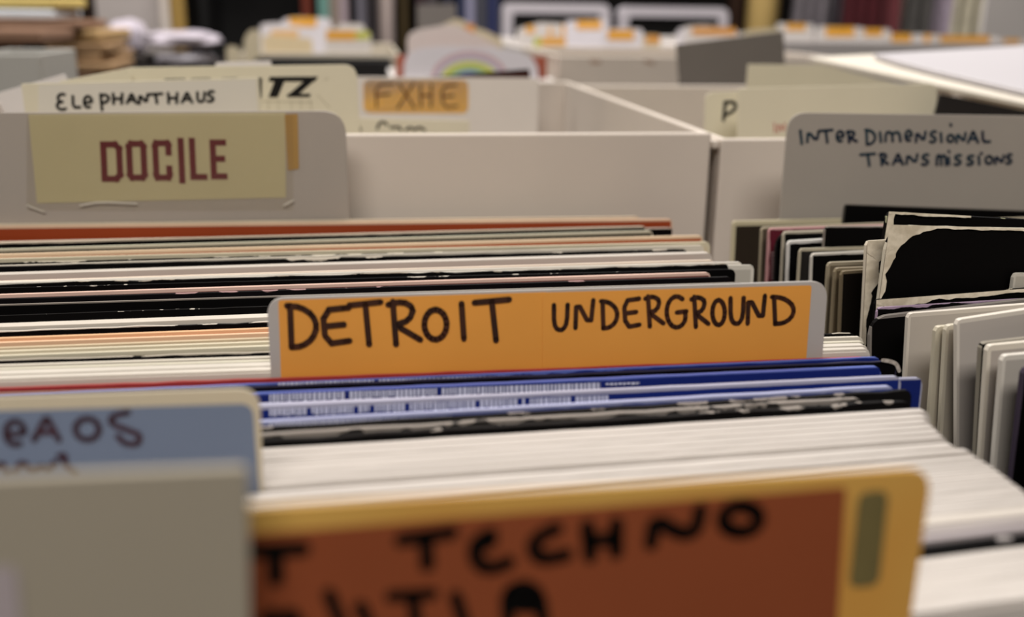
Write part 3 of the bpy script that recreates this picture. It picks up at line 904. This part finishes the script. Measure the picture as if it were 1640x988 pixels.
rsleeve('brown grey sleeve, left one of a narrow stack behind the DETROIT tab', (1325, 420), (1380, 418), (92, 82, 66), (140, 130, 110), w_=.0012, **K)
rsleeve('brown grey sleeve, middle one of a narrow stack behind the DETROIT tab', (1336, 429), (1390, 427), (86, 74, 56), (124, 112, 90), w_=.0010, **K)
rsleeve('dark sleeve with brown edge, right one of a narrow stack behind the DETROIT tab', (1346, 434), (1390, 431), (20, 16, 12), (110, 98, 78), w_=.0010, **K)
rsleeve('tall black sleeve standing highest in front of the INTER DIMENSIONAL card', (1353, 327), (1640, 337), BLACK, (70, 66, 60), X=RXX + .045, w_=.0003, slope_y=-.1)
rsleeve('black sleeve with a peeling white spine', (1386, 386), (1420, 384), (20, 18, 16), (204, 194, 176), w_=.0014, wear=.0008, X=RXX + .001,
        torn=([(0, .0062), (.010, .0055), (.018, .0026), (.028, .0010), (.06, .0008)], [(0, .004), (.008, .008), (.012, .006), (.02, .001)]), slope_y=-.08)
rsleeve('black sleeve with a worn greenish top edge behind the big torn one', (1420, 339), (1640, 351), BLACK, (160, 160, 130), X=RXX + .010, w_=.0009, wear=.0009, rough=.0002,
        torn=([(0, .003), (.01, .002), (.02, .0008)], [(0, .001), (.01, .0008), (.03, .0006)]), slope_y=-.12)
rsleeve('big black sleeve with a badly torn white corner and frayed top edge', (1421, 360), (1640, 366), BLACK, (196, 188, 170), X=RXX + .004, w_=.0006, wear=.0006, rough=.0003, r=.008,
        torn=([(0, .0040), (.006, .0042), (.012, .0026), (.016, .0008), (.02, .0020), (.024, .0004), (.03, .0002)],
              [(0, .007), (.004, .0058), (.008, .0036), (.013, .0016), (.018, .0008), (.05, .0008), (.14, .0009)]), slope_y=-.12)
rsleeve('black sleeve with a curling cream torn top edge', (1400, 480), (1640, 462), BLACK, (196, 186, 164), w_=.0006, wear=.001, X=RXX - .001, rough=.0003,
        torn=([(0, .003), (.008, .001)], [(0, .0016), (.004, .0025), (.01, .0034), (.02, .0016), (.06, .0010), (.14, .0008)]), slope_y=-.0)
rsleeve('black sleeve with a purple speckled pale top edge', (1403, 492), (1640, 478), BLACK, (150, 130, 150), w_=.0003, wear=.0008, X=RXX - .003, slope_y=-.0)
rsleeve('black sleeve with rounded grey scuffed edge in front of the torn ones', (1391, 507), (1470, 498), BLACK, (120, 114, 108), w_=.0009, wear=.0006, r=.006, X=RXX - .006, slope_y=-.0)
rsleeve('white sleeve directly right of the rounded black one', (1452, 501), (1640, 486), (176, 168, 158), (200, 192, 180), w_=.0012, slope_y=.0)
rsleeve('beige sleeve edge between the two large white sleeves, left one', (1496, 522), (1640, 512), (170, 160, 142), (186, 178, 158), w_=.0022, slope_y=.0)
rsleeve('beige sleeve edge between the two large white sleeves, right one', (1512, 520), (1640, 508), (160, 152, 138), (186, 178, 160), w_=.0014, slope_y=.0, X=RXX + .001)
rsleeve('large white sleeve with light grey face at the right edge', (1529, 511), (1640, 494), (176, 168, 160), (206, 198, 186), w_=.0012, slope_y=.0)
rsleeve('thin black sleeve edge right of the large white sleeve', (1568, 548), (1640, 540), BLACK, (130, 124, 112), w_=.0004, slope_y=.0)
rsleeve('white sleeve with black inner line at the right edge, rear of two', (1578, 552), (1640, 546), (160, 152, 144), (200, 192, 178), w_=.0016, slope_y=.0)
rsleeve('white sleeve nearest the black one at the right edge, front of two', (1602, 568), (1660, 563), (168, 162, 154), (200, 194, 184), w_=.0014, slope_y=.0)
rsleeve('black sleeve cut off by the right edge of the view', (1636, 588), (1700, 584), BLACK, (60, 52, 64), w_=.0006, slope_y=.0)
rsleeve('small white sleeve corner showing over the big torn black sleeve', (1622, 437), (1700, 437), (170, 164, 152), (190, 184, 172), X=RXX + .0487, w_=.001, slope_y=.0)
rcol.sort(key=lambda c: -c[0].yl)
relax([c[0] for c in rcol], .0017)
RL = [c[0] for c in rcol]
for i, (l, lab, corner, far, face, edge, kw) in enumerate(rcol):
    build_r(l, lab, corner, far, face, edge, max(.0007, min(.0022, thick(RL, i))), **kw)
    pass
# nearer ones that only show from a step to the side
for i in range(6):
    y = min(l.yl for l in RL) - .012 - i * .012
    A = Vector((RXX, y, ZT)); B = Vector((RXX + .315, y, ZT))
    s, pl, tt = sleeve(A, B, sleeve_mat(BLACK if i % 2 == 0 else WHITE, (150, 144, 136), .001, .0004), right=False)
    tag(s, ('black' if i % 2 == 0 else 'white') + ' record sleeve of the right column beyond the picture edge', 'record', 'right column sleeves outside the view')

# ------------------------------------------------------------------ background: far crates, stacks, shelf, clothes
def empty(name, loc, label, cat, group=None):
    e = bpy.data.objects.new(name, None); COL.objects.link(e); e.location = loc
    return tag(e, label, cat, group)


def part_box(name, b, m, parent, bw=.001):
    loc = parent.location
    v, f = box_geo(b[0] - loc.x, b[1] - loc.y, b[2] - loc.z, b[3] - loc.x, b[4] - loc.y, b[5] - loc.z)
    o = mesh_obj(name, v, f, m, parent)
    return bevel(o, bw) if bw else o


def far_box(label, x0, x1, ytop, Y, depth, m, inner=None, group=None, name='record_crate', cat='crate', zb=TZ):
    A, B = at_y(x0, ytop, Y), at_y(x1, ytop, Y)
    return open_box(label, A.x, B.x, Y, Y + depth, A.z, m, name=name, cat=cat, group=group, zb=zb)


def far_card(label, px, Y, m, st=None, stm=None, r=.004, t=.0015, group=None, cat='divider card', name='divider_card', zb=TZ + .006, stname='sticker'):
    """px = polygon of its top outline from left to right; runs down to the crate floor"""
    pts = [at_y(x, y, Y) for x, y in px]
    o = pts[-1].copy()
    pl = Plane(Vector((0, Y, o.z)), Vector((1, Y, o.z)), 0.0, o)
    loc = [pl.px(*p) for p in px]
    H = o.z - zb
    poly = loc + [(loc[-1][0], -H), (loc[0][0], -H)]
    poly = poly[::-1]
    rr = [0, 0] + [r] * len(loc)
    ob = board(pl, rounded(poly, rr, 5)[::-1], m, name, -t / 2, t / 2)
    tag(ob, label, cat, group)
    for i, q in enumerate(st or []):
        x0, y0, x1, y1 = q[:4]
        mm = q[4] if len(q) > 4 else (stm or M_orange)
        sticker(pl, ob, [(x0, y0), (x1, y0), (x1, y1), (x0, y1)], mm, name=stname, r=.002, y=-t / 2 - .0004)
    return ob, pl


M_wc = mat('far_white_card', (228, 222, 218), .5, .04, 10)
M_lilac = mat('cool_white_card', (230, 226, 232), .5, .04, 10)
M_crm = mat('warm_cream_card', (212, 200, 172), .6, .06, 10)
M_or2 = mat('bright_orange_sticker', (240, 176, 66), .5, .06, 14)
M_lime = mat('lime_sticker', (206, 208, 92), .5, .06, 14)
M_rustc = mat('rust_red_board', (176, 96, 74), .6, .1, 10)

# grey tub at far left, beside the left rear box
far_box('light grey open tub at the far left edge beside the white card corner', -60, 62, 86, .80, .10, mat('grey_tub_plastic', (168, 166, 160), .4, .06, 8), name='storage_tub', cat='tub')

# rainbow crate
far_box('white crate with a rainbow printed sleeve at its front, behind the FXHE card', 628, 888, 126, 1.10, .19, M_wc)
o, pl = far_card('rust coloured sleeve showing as red corners either side of the rainbow sleeve', [(634, 88), (876, 90)], 1.112, M_rustc, r=.003, cat='record', name='record_sleeve')
rb, pl = far_card('white sleeve printed with a rainbow arc, standing behind the FXHE card', [(646, 82), (700, 73), (800, 76), (862, 90)], 1.106, M_lilac, r=.02, cat='record', name='record_sleeve')
V_ = {}
def arc_band(cx, cy, rx0, ry0, rx1, ry1, m, off):
    V, Fc = [], []
    n = 28
    for i in range(n + 1):
        a = math.pi * i / n
        for rx, ry in ((rx0, ry0), (rx1, ry1)):
            p = pl.px(cx - rx * math.cos(a), cy - ry * math.sin(a)); V.append((p[0], off, p[1]))
        if i: Fc.append((2 * i - 2, 2 * i - 1, 2 * i + 1, 2 * i))
    mesh_obj('rainbow_band', V, Fc, m, parent=rb)
arc_band(752, 128, 62, 46, 54, 38, mat('band_pink', (214, 184, 190), .5, .05, 10), -.0011)
arc_band(752, 128, 54, 38, 50, 34, mat('band_lilac', (190, 190, 216), .5, .05, 10), -.0011)
arc_band(752, 128, 46, 30, 36, 22, mat('band_yellow', (214, 216, 96), .5, .05, 10), -.0011)
arc_band(752, 128, 36, 22, 26, 15, mat('band_green', (170, 202, 150), .5, .05, 10), -.0011)
arc_band(752, 128, 26, 15, 1, 1, mat('band_blue', (128, 146, 206), .5, .05, 10), -.0011)
far_card('wide white card rising with a sloped top behind the rainbow sleeve', [(652, 56), (668, 47), (728, 38), (740, 44), (800, 74)], 1.20, M_wc, r=.008)
far_card('cream topped card with a pointed peak behind the rainbow sleeve', [(700, 44), (733, 28), (748, 36), (775, 50)], 1.26, M_crm, r=.006)
far_card('small cream card with orange mark right of the rainbow peak', [(742, 52), (772, 46), (805, 62)], 1.23, M_crm, st=[(745, 38, 760, 57)], stm=mat('amber_mark', (226, 160, 96), .5, .1, 10), r=.006)
far_card('plain grey board standing behind the rainbow crate', [(668, 8), (730, 6)], 1.50, mat('mid_grey_board', (128, 122, 118), .7, .06, 10), r=.002, cat='board', name='grey_board')

# white box with brown marks
b3 = far_box('white box with two brown scuffs under its rim, beside the dark grey panel', 895, 1345, 89, 1.12, .26, M_wbox, name='record_box', cat='box')
pl3 = Plane(Vector((0, 1.12, 1)), Vector((1, 1.12, 1)), 0.0, Vector((b3.location.x, 1.12, TZ)))
# scuffs belong to the front panel
M_sc = mat('brown_scuff', (178, 140, 112), .7, .3, 60)
def on_world(pts_px, Y, off, m, name, parent, wpx):
    p0 = at_y(pts_px[0][0][0], pts_px[0][0][1], Y)
    pl = Plane(Vector((0, Y, p0.z)), Vector((1, Y, p0.z)), 0.0, Vector((parent.location.x, parent.location.y, parent.location.z)))
    # plane through the face, origin at parent base
    pl.o = Vector((parent.location.x, Y, parent.location.z))
    o = strokes(pl, pts_px, wpx, m, name, parent, Y - parent.location.y - off)
    return o
on_world([[(946, 98), (960, 99)]], 1.12, .0006, M_sc, 'scuff_mark', b3, 4)
on_world([[(1033, 98), (1046, 101)]], 1.12, .0006, M_sc, 'scuff_mark', b3, 4)

# crates with orange stickers beyond it
far_box('white crate of stickered dividers behind the scuffed white box', 838, 1070, 76, 1.46, .50, M_wc)
GC = 'orange stickered dividers in the centre crate'
far_card('white divider with orange sticker under the left white frame', [(905, 33), (972, 31)], 1.72, M_lilac, st=[(923, 33, 963, 47)], stm=M_or2, r=.008, group=GC)
far_card('white divider with orange sticker between the two white frames', [(966, 46), (1030, 46)], 1.54, M_lilac, st=[(973, 48, 1015, 64)], stm=M_or2, r=.008, group=GC)
far_card('cream divider with amber sticker under the right white frame', [(1030, 55), (1058, 56)], 1.48, M_crm, st=[(1034, 57, 1056, 69)], stm=mat('amber_sticker', (228, 160, 70), .5, .08, 14), r=.006, group=GC)
far_card('pale divider with orange and lime stickers at the left of the centre crate', [(846, 58), (906, 56)], 1.55, M_wc, st=[(867, 60, 906, 73, M_or2), (855, 60, 866, 76, M_lime)], r=.006, group=GC)
far_card('white divider with narrow orange marks above the lime one', [(828, 46), (866, 36), (904, 38)], 1.66, M_wc, st=[(842, 41, 856, 53, M_or2), (878, 44, 885, 62, M_or2), (899, 40, 905, 60, M_or2)], r=.006, group=GC)
far_box('white crate of stickered dividers behind the dark grey panel', 1100, 1246, 72, 1.40, .45, M_wc)
far_card('white divider with long amber sticker above the grey panel', [(1096, 42), (1130, 40), (1182, 48)], 1.52, M_wc, st=[(1108, 44, 1178, 56, MATS['amber_sticker'])], r=.006)
far_card('pale divider with small orange sticker at the left of the grey panel', [(1086, 46), (1122, 42)], 1.62, M_lilac, st=[(1104, 42, 1126, 52, M_or2)], r=.006)
far_card('cream divider behind the right end of the grey panel', [(1190, 50), (1250, 44)], 1.56, M_crm, r=.006)

# long right-hand crate
far_box('long grey-white crate of orange stickered dividers at the right', 1250, 1790, 66, 1.40, .50, mat('grey_white_board', (184, 178, 176), .6, .06, 8))
for x0, x1, yt, yb, Y, lb in ((1259, 1290, 38, 49, 1.82, 'nearest the dark grey panel'), (1322, 1368, 43, 59, 1.76, 'second from the grey panel'), (1384, 1413, 46, 58, 1.68, 'below the dark red shirt'),
                          (1427, 1459, 54, 69, 1.58, 'below the pink cream shirt'), (1479, 1499, 55, 68, 1.62, 'below the lavender shirt'), (1505, 1584, 57, 76, 1.50, 'with the longest sticker'), (1607, 1633, 62, 75, 1.46, 'at the right edge')):
    far_card('divider with orange sticker in the right-hand crate, ' + lb, [(x0 - 14, yt - 1), (x1 + 14, yt + 1)], Y, M_wc, st=[(x0, yt, x1, yb)], stm=M_or2, r=.006, group='orange stickered dividers in the right crate')
wb, pl = far_card('plain white board standing at the top right corner', [(1586, -60), (1760, -60)], 1.95, mat('white_board', (196, 190, 186), .6, .04, 8), r=.001, t=.01, cat='board', name='white_board')

far_card('cream card with squared corner behind the two lettered cream cards', [(1198, 103), (1316, 104), (1470, 142)], .66, M_cream2, r=.001)
# two white sheets lying over the right rear box
M_sheet = mat('white_sheet_board', (186, 182, 185), .5, .03, 6, spec=.3)
M_sheet2 = mat('cream_sheet_board', (214, 206, 192), .5, .05, 6)
def slab(label, P1, P2, P3, pxs, off, th, m, name):
    n = (P2 - P1).cross(P3 - P1).normalized()
    if n.z < 0: n = -n
    pts = [hit(x, y, P1 + n * off, n) for x, y in pxs]
    c = sum(pts, Vector()) / len(pts)
    u = (pts[1] - pts[0]).normalized(); v = n.cross(u)
    mw = Matrix(((u.x, v.x, n.x, c.x), (u.y, v.y, n.y, c.y), (u.z, v.z, n.z, c.z), (0, 0, 0, 1)))
    L = [((p - c).dot(u), (p - c).dot(v)) for p in pts]
    k = len(L)
    V = [(x, y, 0) for x, y in L] + [(x, y, -th) for x, y in L]
    Fc = [tuple(range(k)), tuple(range(2 * k - 1, k - 1, -1))] + [(i, i + k, (i + 1) % k + k, (i + 1) % k) for i in range(k)]
    o = mesh_obj(name, V, Fc, m, mw=mw); bevel(o, .0008, 2)
    return tag(o, label, 'cardboard')
P1, P2, P3 = at_y(1296, 92, .75), at_y(1900, 217, .4815), at_y(1900, 66, .98)
slab('lower of two white cardboard sheets lying across the right rear box', P1, P2, P3, [(1296, 91), (1900, 64), (1900, 217)], 0, .0035, M_sheet2, 'cardboard_sheet')
slab('upper white cardboard sheet lying on the cream edged one at right', P1, P2, P3, [(1400, 86), (1900, 58), (1900, 203), (1500, 113), (1440, 98)], .0045, .0035, M_sheet, 'cardboard_sheet')

# crate with cards, left of centre; black box in front added as its shadow
far_box('cream rimmed crate holding orange stickered dividers left of centre', 383, 640, 84, 1.42, .40, mat('cream_crate_board', (196, 186, 168), .6, .06, 8))
e = far_box('black box in front of the cream rimmed crate, standing in for the shadow under it', 405, 628, 96, 1.31, .075, mat('crate_shadow_black', (16, 14, 14), .6, .2, 8))
GL = 'orange stickered dividers left of centre'
far_card('tall white divider with orange sticker at its top, left crate', [(450, 31), (470, 27), (530, 29)], 1.70, M_lilac, st=[(463, 28, 507, 43)], stm=M_or2, r=.01, group=GL)
far_card('white divider with faint peach sticker at the left of the left crate', [(416, 38), (446, 36), (500, 46)], 1.60, M_lilac, st=[(434, 48, 478, 60)], stm=mat('peach_sticker', (238, 196, 140), .5, .05, 14), r=.008, group=GL)
far_card('cream divider filling the front of the left crate', [(420, 56), (500, 62)], 1.50, mat('cream_yellow_card', (226, 208, 172), .6, .05, 10), r=.006, group=GL)
far_card('divider with orange and lime sticker at the right of the left crate', [(520, 44), (594, 50)], 1.46, M_wc, st=[(523, 49, 570, 64, M_or2), (570, 50, 592, 63, M_lime)], r=.006, group=GL)
far_card('white divider rising behind the orange and lime one', [(540, 38), (584, 38)], 1.56, M_wc, r=.008, group=GL)
far_card('cream rounded card leaning at the left of the cream rimmed crate', [(390, 62), (402, 46), (416, 48)], 1.395, M_crm, r=.008)
far_card('short cream rounded card below the leaning one', [(362, 76), (372, 72), (384, 78)], 1.36, M_crm, r=.01)

# white framed panels
def frame(label, x0, y0, x1, y1, Y, bw):
    A, B = at_y(x0, y0, Y), at_y(x1, y1, Y)
    e = empty('framed_panel', ((A.x + B.x) / 2, Y, TZ), label, 'frame', 'white framed black panels')
    hx, z1 = (B.x - A.x) / 2, A.z - TZ
    outer = rounded([(-hx, 0), (-hx, z1), (hx, z1), (hx, 0)], [0, .02, .02, 0], 5)
    inner = rounded([(-hx + bw, .02), (-hx + bw, z1 - bw), (hx - bw, z1 - bw), (hx - bw, .02)], [0, .008, .008, 0], 5)
    n = len(outer)
    V = []
    for yy in (-.015, .015):
        V += [(p[0], yy, p[1]) for p in outer] + [(p[0], yy, p[1]) for p in inner]
    Fc = []
    for i in range(n):
        j = (i + 1) % n
        Fc += [(i, j, n + j, n + i), (2 * n + j, 2 * n + i, 3 * n + i, 3 * n + j), (i, 2 * n + i, 2 * n + j, j), (n + i, n + j, 3 * n + j, 3 * n + i)]
    mesh_obj('frame', V, Fc, mat('white_frame', (196, 190, 196), .4, .04, 8), e)
    v, f = box_geo(-hx + bw, -.002, .02, hx - bw, .008, z1 - bw)
    mesh_obj('black_panel', v, f, mat('black_slate', (14, 13, 12), .5, .3, 4), e)
frame('white framed black panel standing left of the other, above the centre crate', 804, 4, 973, 70, 2.10, .020)
frame('white framed black panel standing nearer the yellow post', 990, 10, 1160, 70, 2.12, .020)

# cardboard stack at far left
M_kraft = mat('kraft_cardboard', (156, 126, 92), .8, .12, 12)
M_kraftd = mat('brown_cardboard', (128, 98, 78), .8, .12, 12)
def lay(label, x0, x1, yt, yb, Y, m, dy=.3, rot=0.0, name='flattened_carton'):
    A = at_y(x0, yt, Y); B = at_y(x1, yb, Y)
    c = Vector(((A.x + B.x) / 2, Y + dy / 2, B.z))
    v, f = box_geo(-(B.x - A.x) / 2, -dy / 2, 0, (B.x - A.x) / 2, dy / 2, A.z - B.z)
    o = mesh_obj(name, v, f, m); o.location = c; o.rotation_euler = (0, 0, rot)
    bevel(o, .003, 2)
    return tag(o, label, 'cardboard')
lay('brown carton at the bottom of the cardboard stack at far left', 20, 180, 117, 420, 1.40, M_kraftd, .17, name='carton')
lay('lowest flattened tan carton of the far left stack', 66, 176, 101, 116, 1.40, M_kraft, .17, .05)
lay('tan flattened carton second from the bottom of the far left stack', 70, 168, 86, 99, 1.41, M_kraft, .17, -.04)
lay('tan flattened carton third from the bottom of the far left stack', 64, 168, 70, 84, 1.41, M_kraft, .17, .06)
lay('tan flattened carton with bright corner near the top of the far left stack', 70, 164, 48, 68, 1.42, mat('tan_cardboard', (172, 142, 98), .8, .1, 12), .16, -.05)
lay('thick brown carton overhanging the top of the far left stack', -60, 122, 32, 47, 1.39, M_kraftd, .18, .03, name='carton')
lay('brown carton with shadowed side under the white papers at far left', -60, 66, 48, 70, 1.23, M_kraftd, .14, 0.0, name='carton')
lay('carton supporting the brown cartons at the left picture edge', -60, 18, 72, 420, 1.23, M_kraftd, .14, 0.0, name='carton')
lay('white papers on top of the brown carton at far left', -60, 84, 15, 31, 1.41, mat('bluish_white_paper', (206, 212, 218), .6, .06, 12), .15, .02, name='paper_pile')
lay('yellow folder lying on the white papers at far left', -60, 96, -6, 13, 1.42, mat('yellow_folder', (206, 184, 112), .6, .06, 12), .13, -.03, name='folder')

# crumpled white bags
def bag(label, x0, y0, x1, y1, Y, m, sq=.5, seed=1):
    A, B = at_y(x0, y0, Y), at_y(x1, y1, Y)
    c = (A + B) / 2; hx, hz = (B.x - A.x) / 2, (A.z - B.z) / 2
    V, Fc = [], []
    nu, nv = 40, 22
    for j in range(nv + 1):
        th = math.pi * j / nv
        for i in range(nu):
            ph = 2 * math.pi * i / nu
            d = Vector((math.sin(th) * math.cos(ph), math.sin(th) * math.sin(ph), math.cos(th)))
            sgn = lambda a: math.copysign(abs(a) ** sq, a)
            p = Vector((sgn(d.x), sgn(d.y), sgn(d.z)))
            k = 1 + .16 * noise.noise(d * 2.2 + Vector((seed, 0, 0))) + .10 * abs(noise.noise(d * 5 + Vector((0, seed, 0))))
            V.append((p.x * hx * k, p.y * .07 * k, p.z * hz * k))
    for j in range(nv):
        for i in range(nu):
            a, b = j * nu + i, j * nu + (i + 1) % nu
            Fc.append((a, b, b + nu, a + nu))
    o = mesh_obj('crumpled_bag', V, Fc, m, smooth=True); o.location = c
    return tag(o, label, 'bag')
M_bag = mat('white_plastic_bag', (190, 182, 192), .4, .06, 10)
lay('dark crate under the crumpled white bags', 188, 345, 108, 420, 1.60, mat('dark_crate', (40, 34, 34), .7, .2, 8), .30, name='crate')
bag('upright crumpled white bag beside the cardboard stack', 172, 32, 235, 92, 1.83, M_bag, .8, 3)
bag('puffed white bag folded over, tip pointing right', 231, 49, 352, 76, 1.69, M_bag, .75, 8)
bag('flat pale bag under the puffed one', 256, 82, 338, 101, 1.69, mat('pale_grey_bag', (184, 180, 188), .5, .08, 10), .6, 15)
lay('dark folded cloth under the upright white bag', 192, 236, 88, 105, 1.62, mat('charcoal_cloth', (60, 54, 52), .9, .2, 20), .07, name='folded_cloth')

# grey box with yellow side strip, dark jacket
far_card('pale grey box front standing behind the white bags', [(150, -40), (252, -40)], 1.95, mat('pale_grey_panel', (176, 168, 164), .6, .04, 8), r=.002, t=.02, cat='board', name='grey_board')
far_card('narrow white upright edge beside the pale grey board', [(253, -40), (268, -40)], 1.93, mat('off_white_panel', (200, 190, 180), .6, .04, 8), r=.001, t=.02, cat='board', name='upright_board')
far_card('narrow ochre yellow upright strip beside the white edge', [(270, -40), (291, -40)], 1.93, mat('ochre_panel', (158, 128, 66), .6, .08, 8), r=.001, t=.02, cat='board', name='upright_board')


def hanging(label, x0, x1, Y, m, y0=-140, y1=110, folds=5, amp=.012, seed=0, name='hanging_shirt', cat='shirt', taper=0.0):
    """cloth hanging in folds, with thickness"""
    A, B = at_y(x0, y0, Y), at_y(x1, y1, Y)
    hx, h = (B.x - A.x) / 2, A.z - B.z
    cx = (A.x + B.x) / 2
    nx, nz = 30, 16
    V, Fc = [], []
    for s_ in (0, 1):
        for j in range(nz + 1):
            for i in range(nx + 1):
                u, v = i / nx, j / nz
                wdt = hx * (1 - taper * (1 - v))
                x = (u * 2 - 1) * wdt + .004 * noise.noise(Vector((seed, v * 3, 0)))
                y = amp * math.sin(u * folds * 2 * math.pi + seed + .6 * v) * (.4 + .6 * v) + s_ * .004
                V.append((x, y, h * v))
    n1 = (nx + 1) * (nz + 1)
    for j in range(nz):
        for i in range(nx):
            a = j * (nx + 1) + i
            Fc.append((a, a + 1, a + nx + 2, a + nx + 1)); Fc.append((n1 + a, n1 + a + nx + 1, n1 + a + nx + 2, n1 + a + 1))
    for j in range(nz):
        for i in (0, nx):
            a = j * (nx + 1) + i
            Fc.append((a, a + nx + 1, n1 + a + nx + 1, n1 + a) if i == 0 else (a, n1 + a, n1 + a + nx + 1, a + nx + 1))
    for i in range(nx):
        for j in (0, nz):
            a = j * (nx + 1) + i
            Fc.append((a, n1 + a, n1 + a + 1, a + 1) if j == 0 else (a, a + 1, n1 + a + 1, n1 + a))
    o = mesh_obj(name, V, Fc, m, smooth=True); o.location = (cx, Y, B.z)
    return tag(o, label, cat)


hanging('dark brown coat hanging behind the cardboard stack', 104, 170, 2.05, mat('dark_brown_cloth', (58, 42, 34), .9, .3, 20), y0=-300, folds=2, name='hanging_coat', cat='coat')
YG = 2.45
for i, (x0, x1, c, lb) in enumerate((
        (1284, 1322, (128, 120, 126), 'grey shirt hanging leftmost on the rail'), (1322, 1334, (70, 62, 72), 'thin charcoal shirt next to the grey one'),
        (1338, 1362, (150, 140, 146), 'light grey shirt next to the dark red one'), (1364, 1402, (92, 28, 36), 'dark red shirt hanging on the rail'),
        (1404, 1432, (140, 70, 76), 'dusty red shirt hanging beside the dark red one'), (1434, 1464, (204, 172, 158), 'pinkish cream shirt on the rail'),
        (1465, 1480, (96, 92, 88), 'narrow grey shirt right of the cream one'), (1484, 1512, (176, 162, 176), 'lavender shirt hanging on the rail'),
        (1513, 1548, (140, 134, 128), 'patterned grey shirt right of the lavender one'), (1549, 1568, (184, 176, 154), 'narrow cream shirt near the right end of the rail'),
        (1570, 1588, (72, 56, 42), 'dark brown shirt beside the white board'))):
    hanging(lb, x0, x1, YG + .03 * (i % 3), mat('cloth_%d' % i, tuple(int(q * (.8 if sum(c) < 420 else 1.0)) for q in c), .9, .25, 30), folds=1.5 + (x1 - x0) / 20, amp=.010, seed=i * 1.7)
A, B = at_y(1270, -150, YG + .03), at_y(1600, -150, YG + .03)
v, f = box_geo(A.x, YG + .02, A.z + .01, B.x, YG + .04, A.z + .03)
tag(mesh_obj('clothes_rail', v, f, mat('steel_rail', (150, 150, 150), .3, .05, 8, metal=1)), 'steel rail the shirts hang from, above the picture', 'rail')
for x in (A.x, B.x):
    pass
# posts
def post(label, x0, x1, Y, m):
    A, B = at_y(x0, 20, Y), at_y(x1, 20, Y)
    r = (B.x - A.x) / 2; n = 20
    V = [(r * math.cos(2 * math.pi * i / n), r * math.sin(2 * math.pi * i / n), z) for z in (0, 2.7) for i in range(n)]
    Fc = [(i, (i + 1) % n, n + (i + 1) % n, n + i) for i in range(n)] + [tuple(range(n))[::-1], tuple(range(n, 2 * n))]
    o = mesh_obj('post', V, Fc, m); o.location = ((A.x + B.x) / 2, Y, 0)
    for p in o.data.polygons[:n]: p.use_smooth = True
    return tag(o, label, 'post')
post('round yellow post between the white frames and the hanging shirts', 1197, 1246, 2.95, mat('yellow_post', (196, 166, 104), .6, .12, 6))
post('thin dark brown post left of the yellow one', 1166, 1190, 2.98, mat('brown_post', (44, 24, 12), .7, .2, 6))
post('pinkish white post behind the left crate', 606, 631, 2.90, mat('pinkish_post', (182, 166, 160), .6, .06, 6))

# bookshelf with spines
MB_ = mat('black_shelf', (12, 10, 10), .7, .2, 6)
A, B = at_y(330, 0, 3.2), at_y(830, 0, 3.2)
e = empty('bookshelf', ((A.x + B.x) / 2, 3.4, 0), 'black shelf unit against the back wall, filled with upright spines', 'shelf')
part_box('back_panel', (A.x, 3.52, 0, B.x, 3.54, 1.9), MB_, e)
part_box('side_panel', (A.x - .02, 3.2, 0, A.x, 3.54, 1.9), MB_, e)
part_box('side_panel', (B.x, 3.2, 0, B.x + .02, 3.54, 1.9), MB_, e)
for z in (.12, .52, .93, 1.36, 1.88):
    part_box('shelf_board', (A.x, 3.2, z, B.x, 3.52, z + .02), MB_, e)
sp = [(484, 498, (110, 46, 28), 'rust brown'), (510, 527, (112, 156, 146), 'teal green'), (528, 543, (150, 134, 122), 'tan'), (544, 557, (178, 160, 166), 'pinkish white'),
      (571, 585, (116, 112, 122), 'lavender grey'), (587, 603, (46, 40, 42), 'charcoal'), (641, 653, (66, 52, 24), 'olive brown'), (668, 680, (70, 52, 56), 'plum'),
      (684, 700, (74, 66, 70), 'dusty plum'), (712, 722, (60, 60, 78), 'slate'), (733, 745, (48, 54, 82), 'navy'), (747, 760, (150, 148, 172), 'pale lavender'),
      (764, 779, (74, 74, 84), 'slate grey'), (783, 796, (50, 56, 96), 'dark blue'), (797, 806, (40, 40, 52), 'near black')]
for i, (x0, x1, c, nm) in enumerate(sp):
    Aa, Bb = at_y(x0, 20, 3.215), at_y(x1, 20, 3.215)
    v, f = box_geo(0, 0, 0, Bb.x - Aa.x, .28, .34)
    o = mesh_obj('book', v, f, mat('spine_%d' % i, c, .6, .1, 20)); o.location = (Aa.x, 3.215, .951)
    bevel(o, .003)
    tag(o, '%s spine standing on the black shelf at the back' % nm, 'book', 'spines on the back shelf')
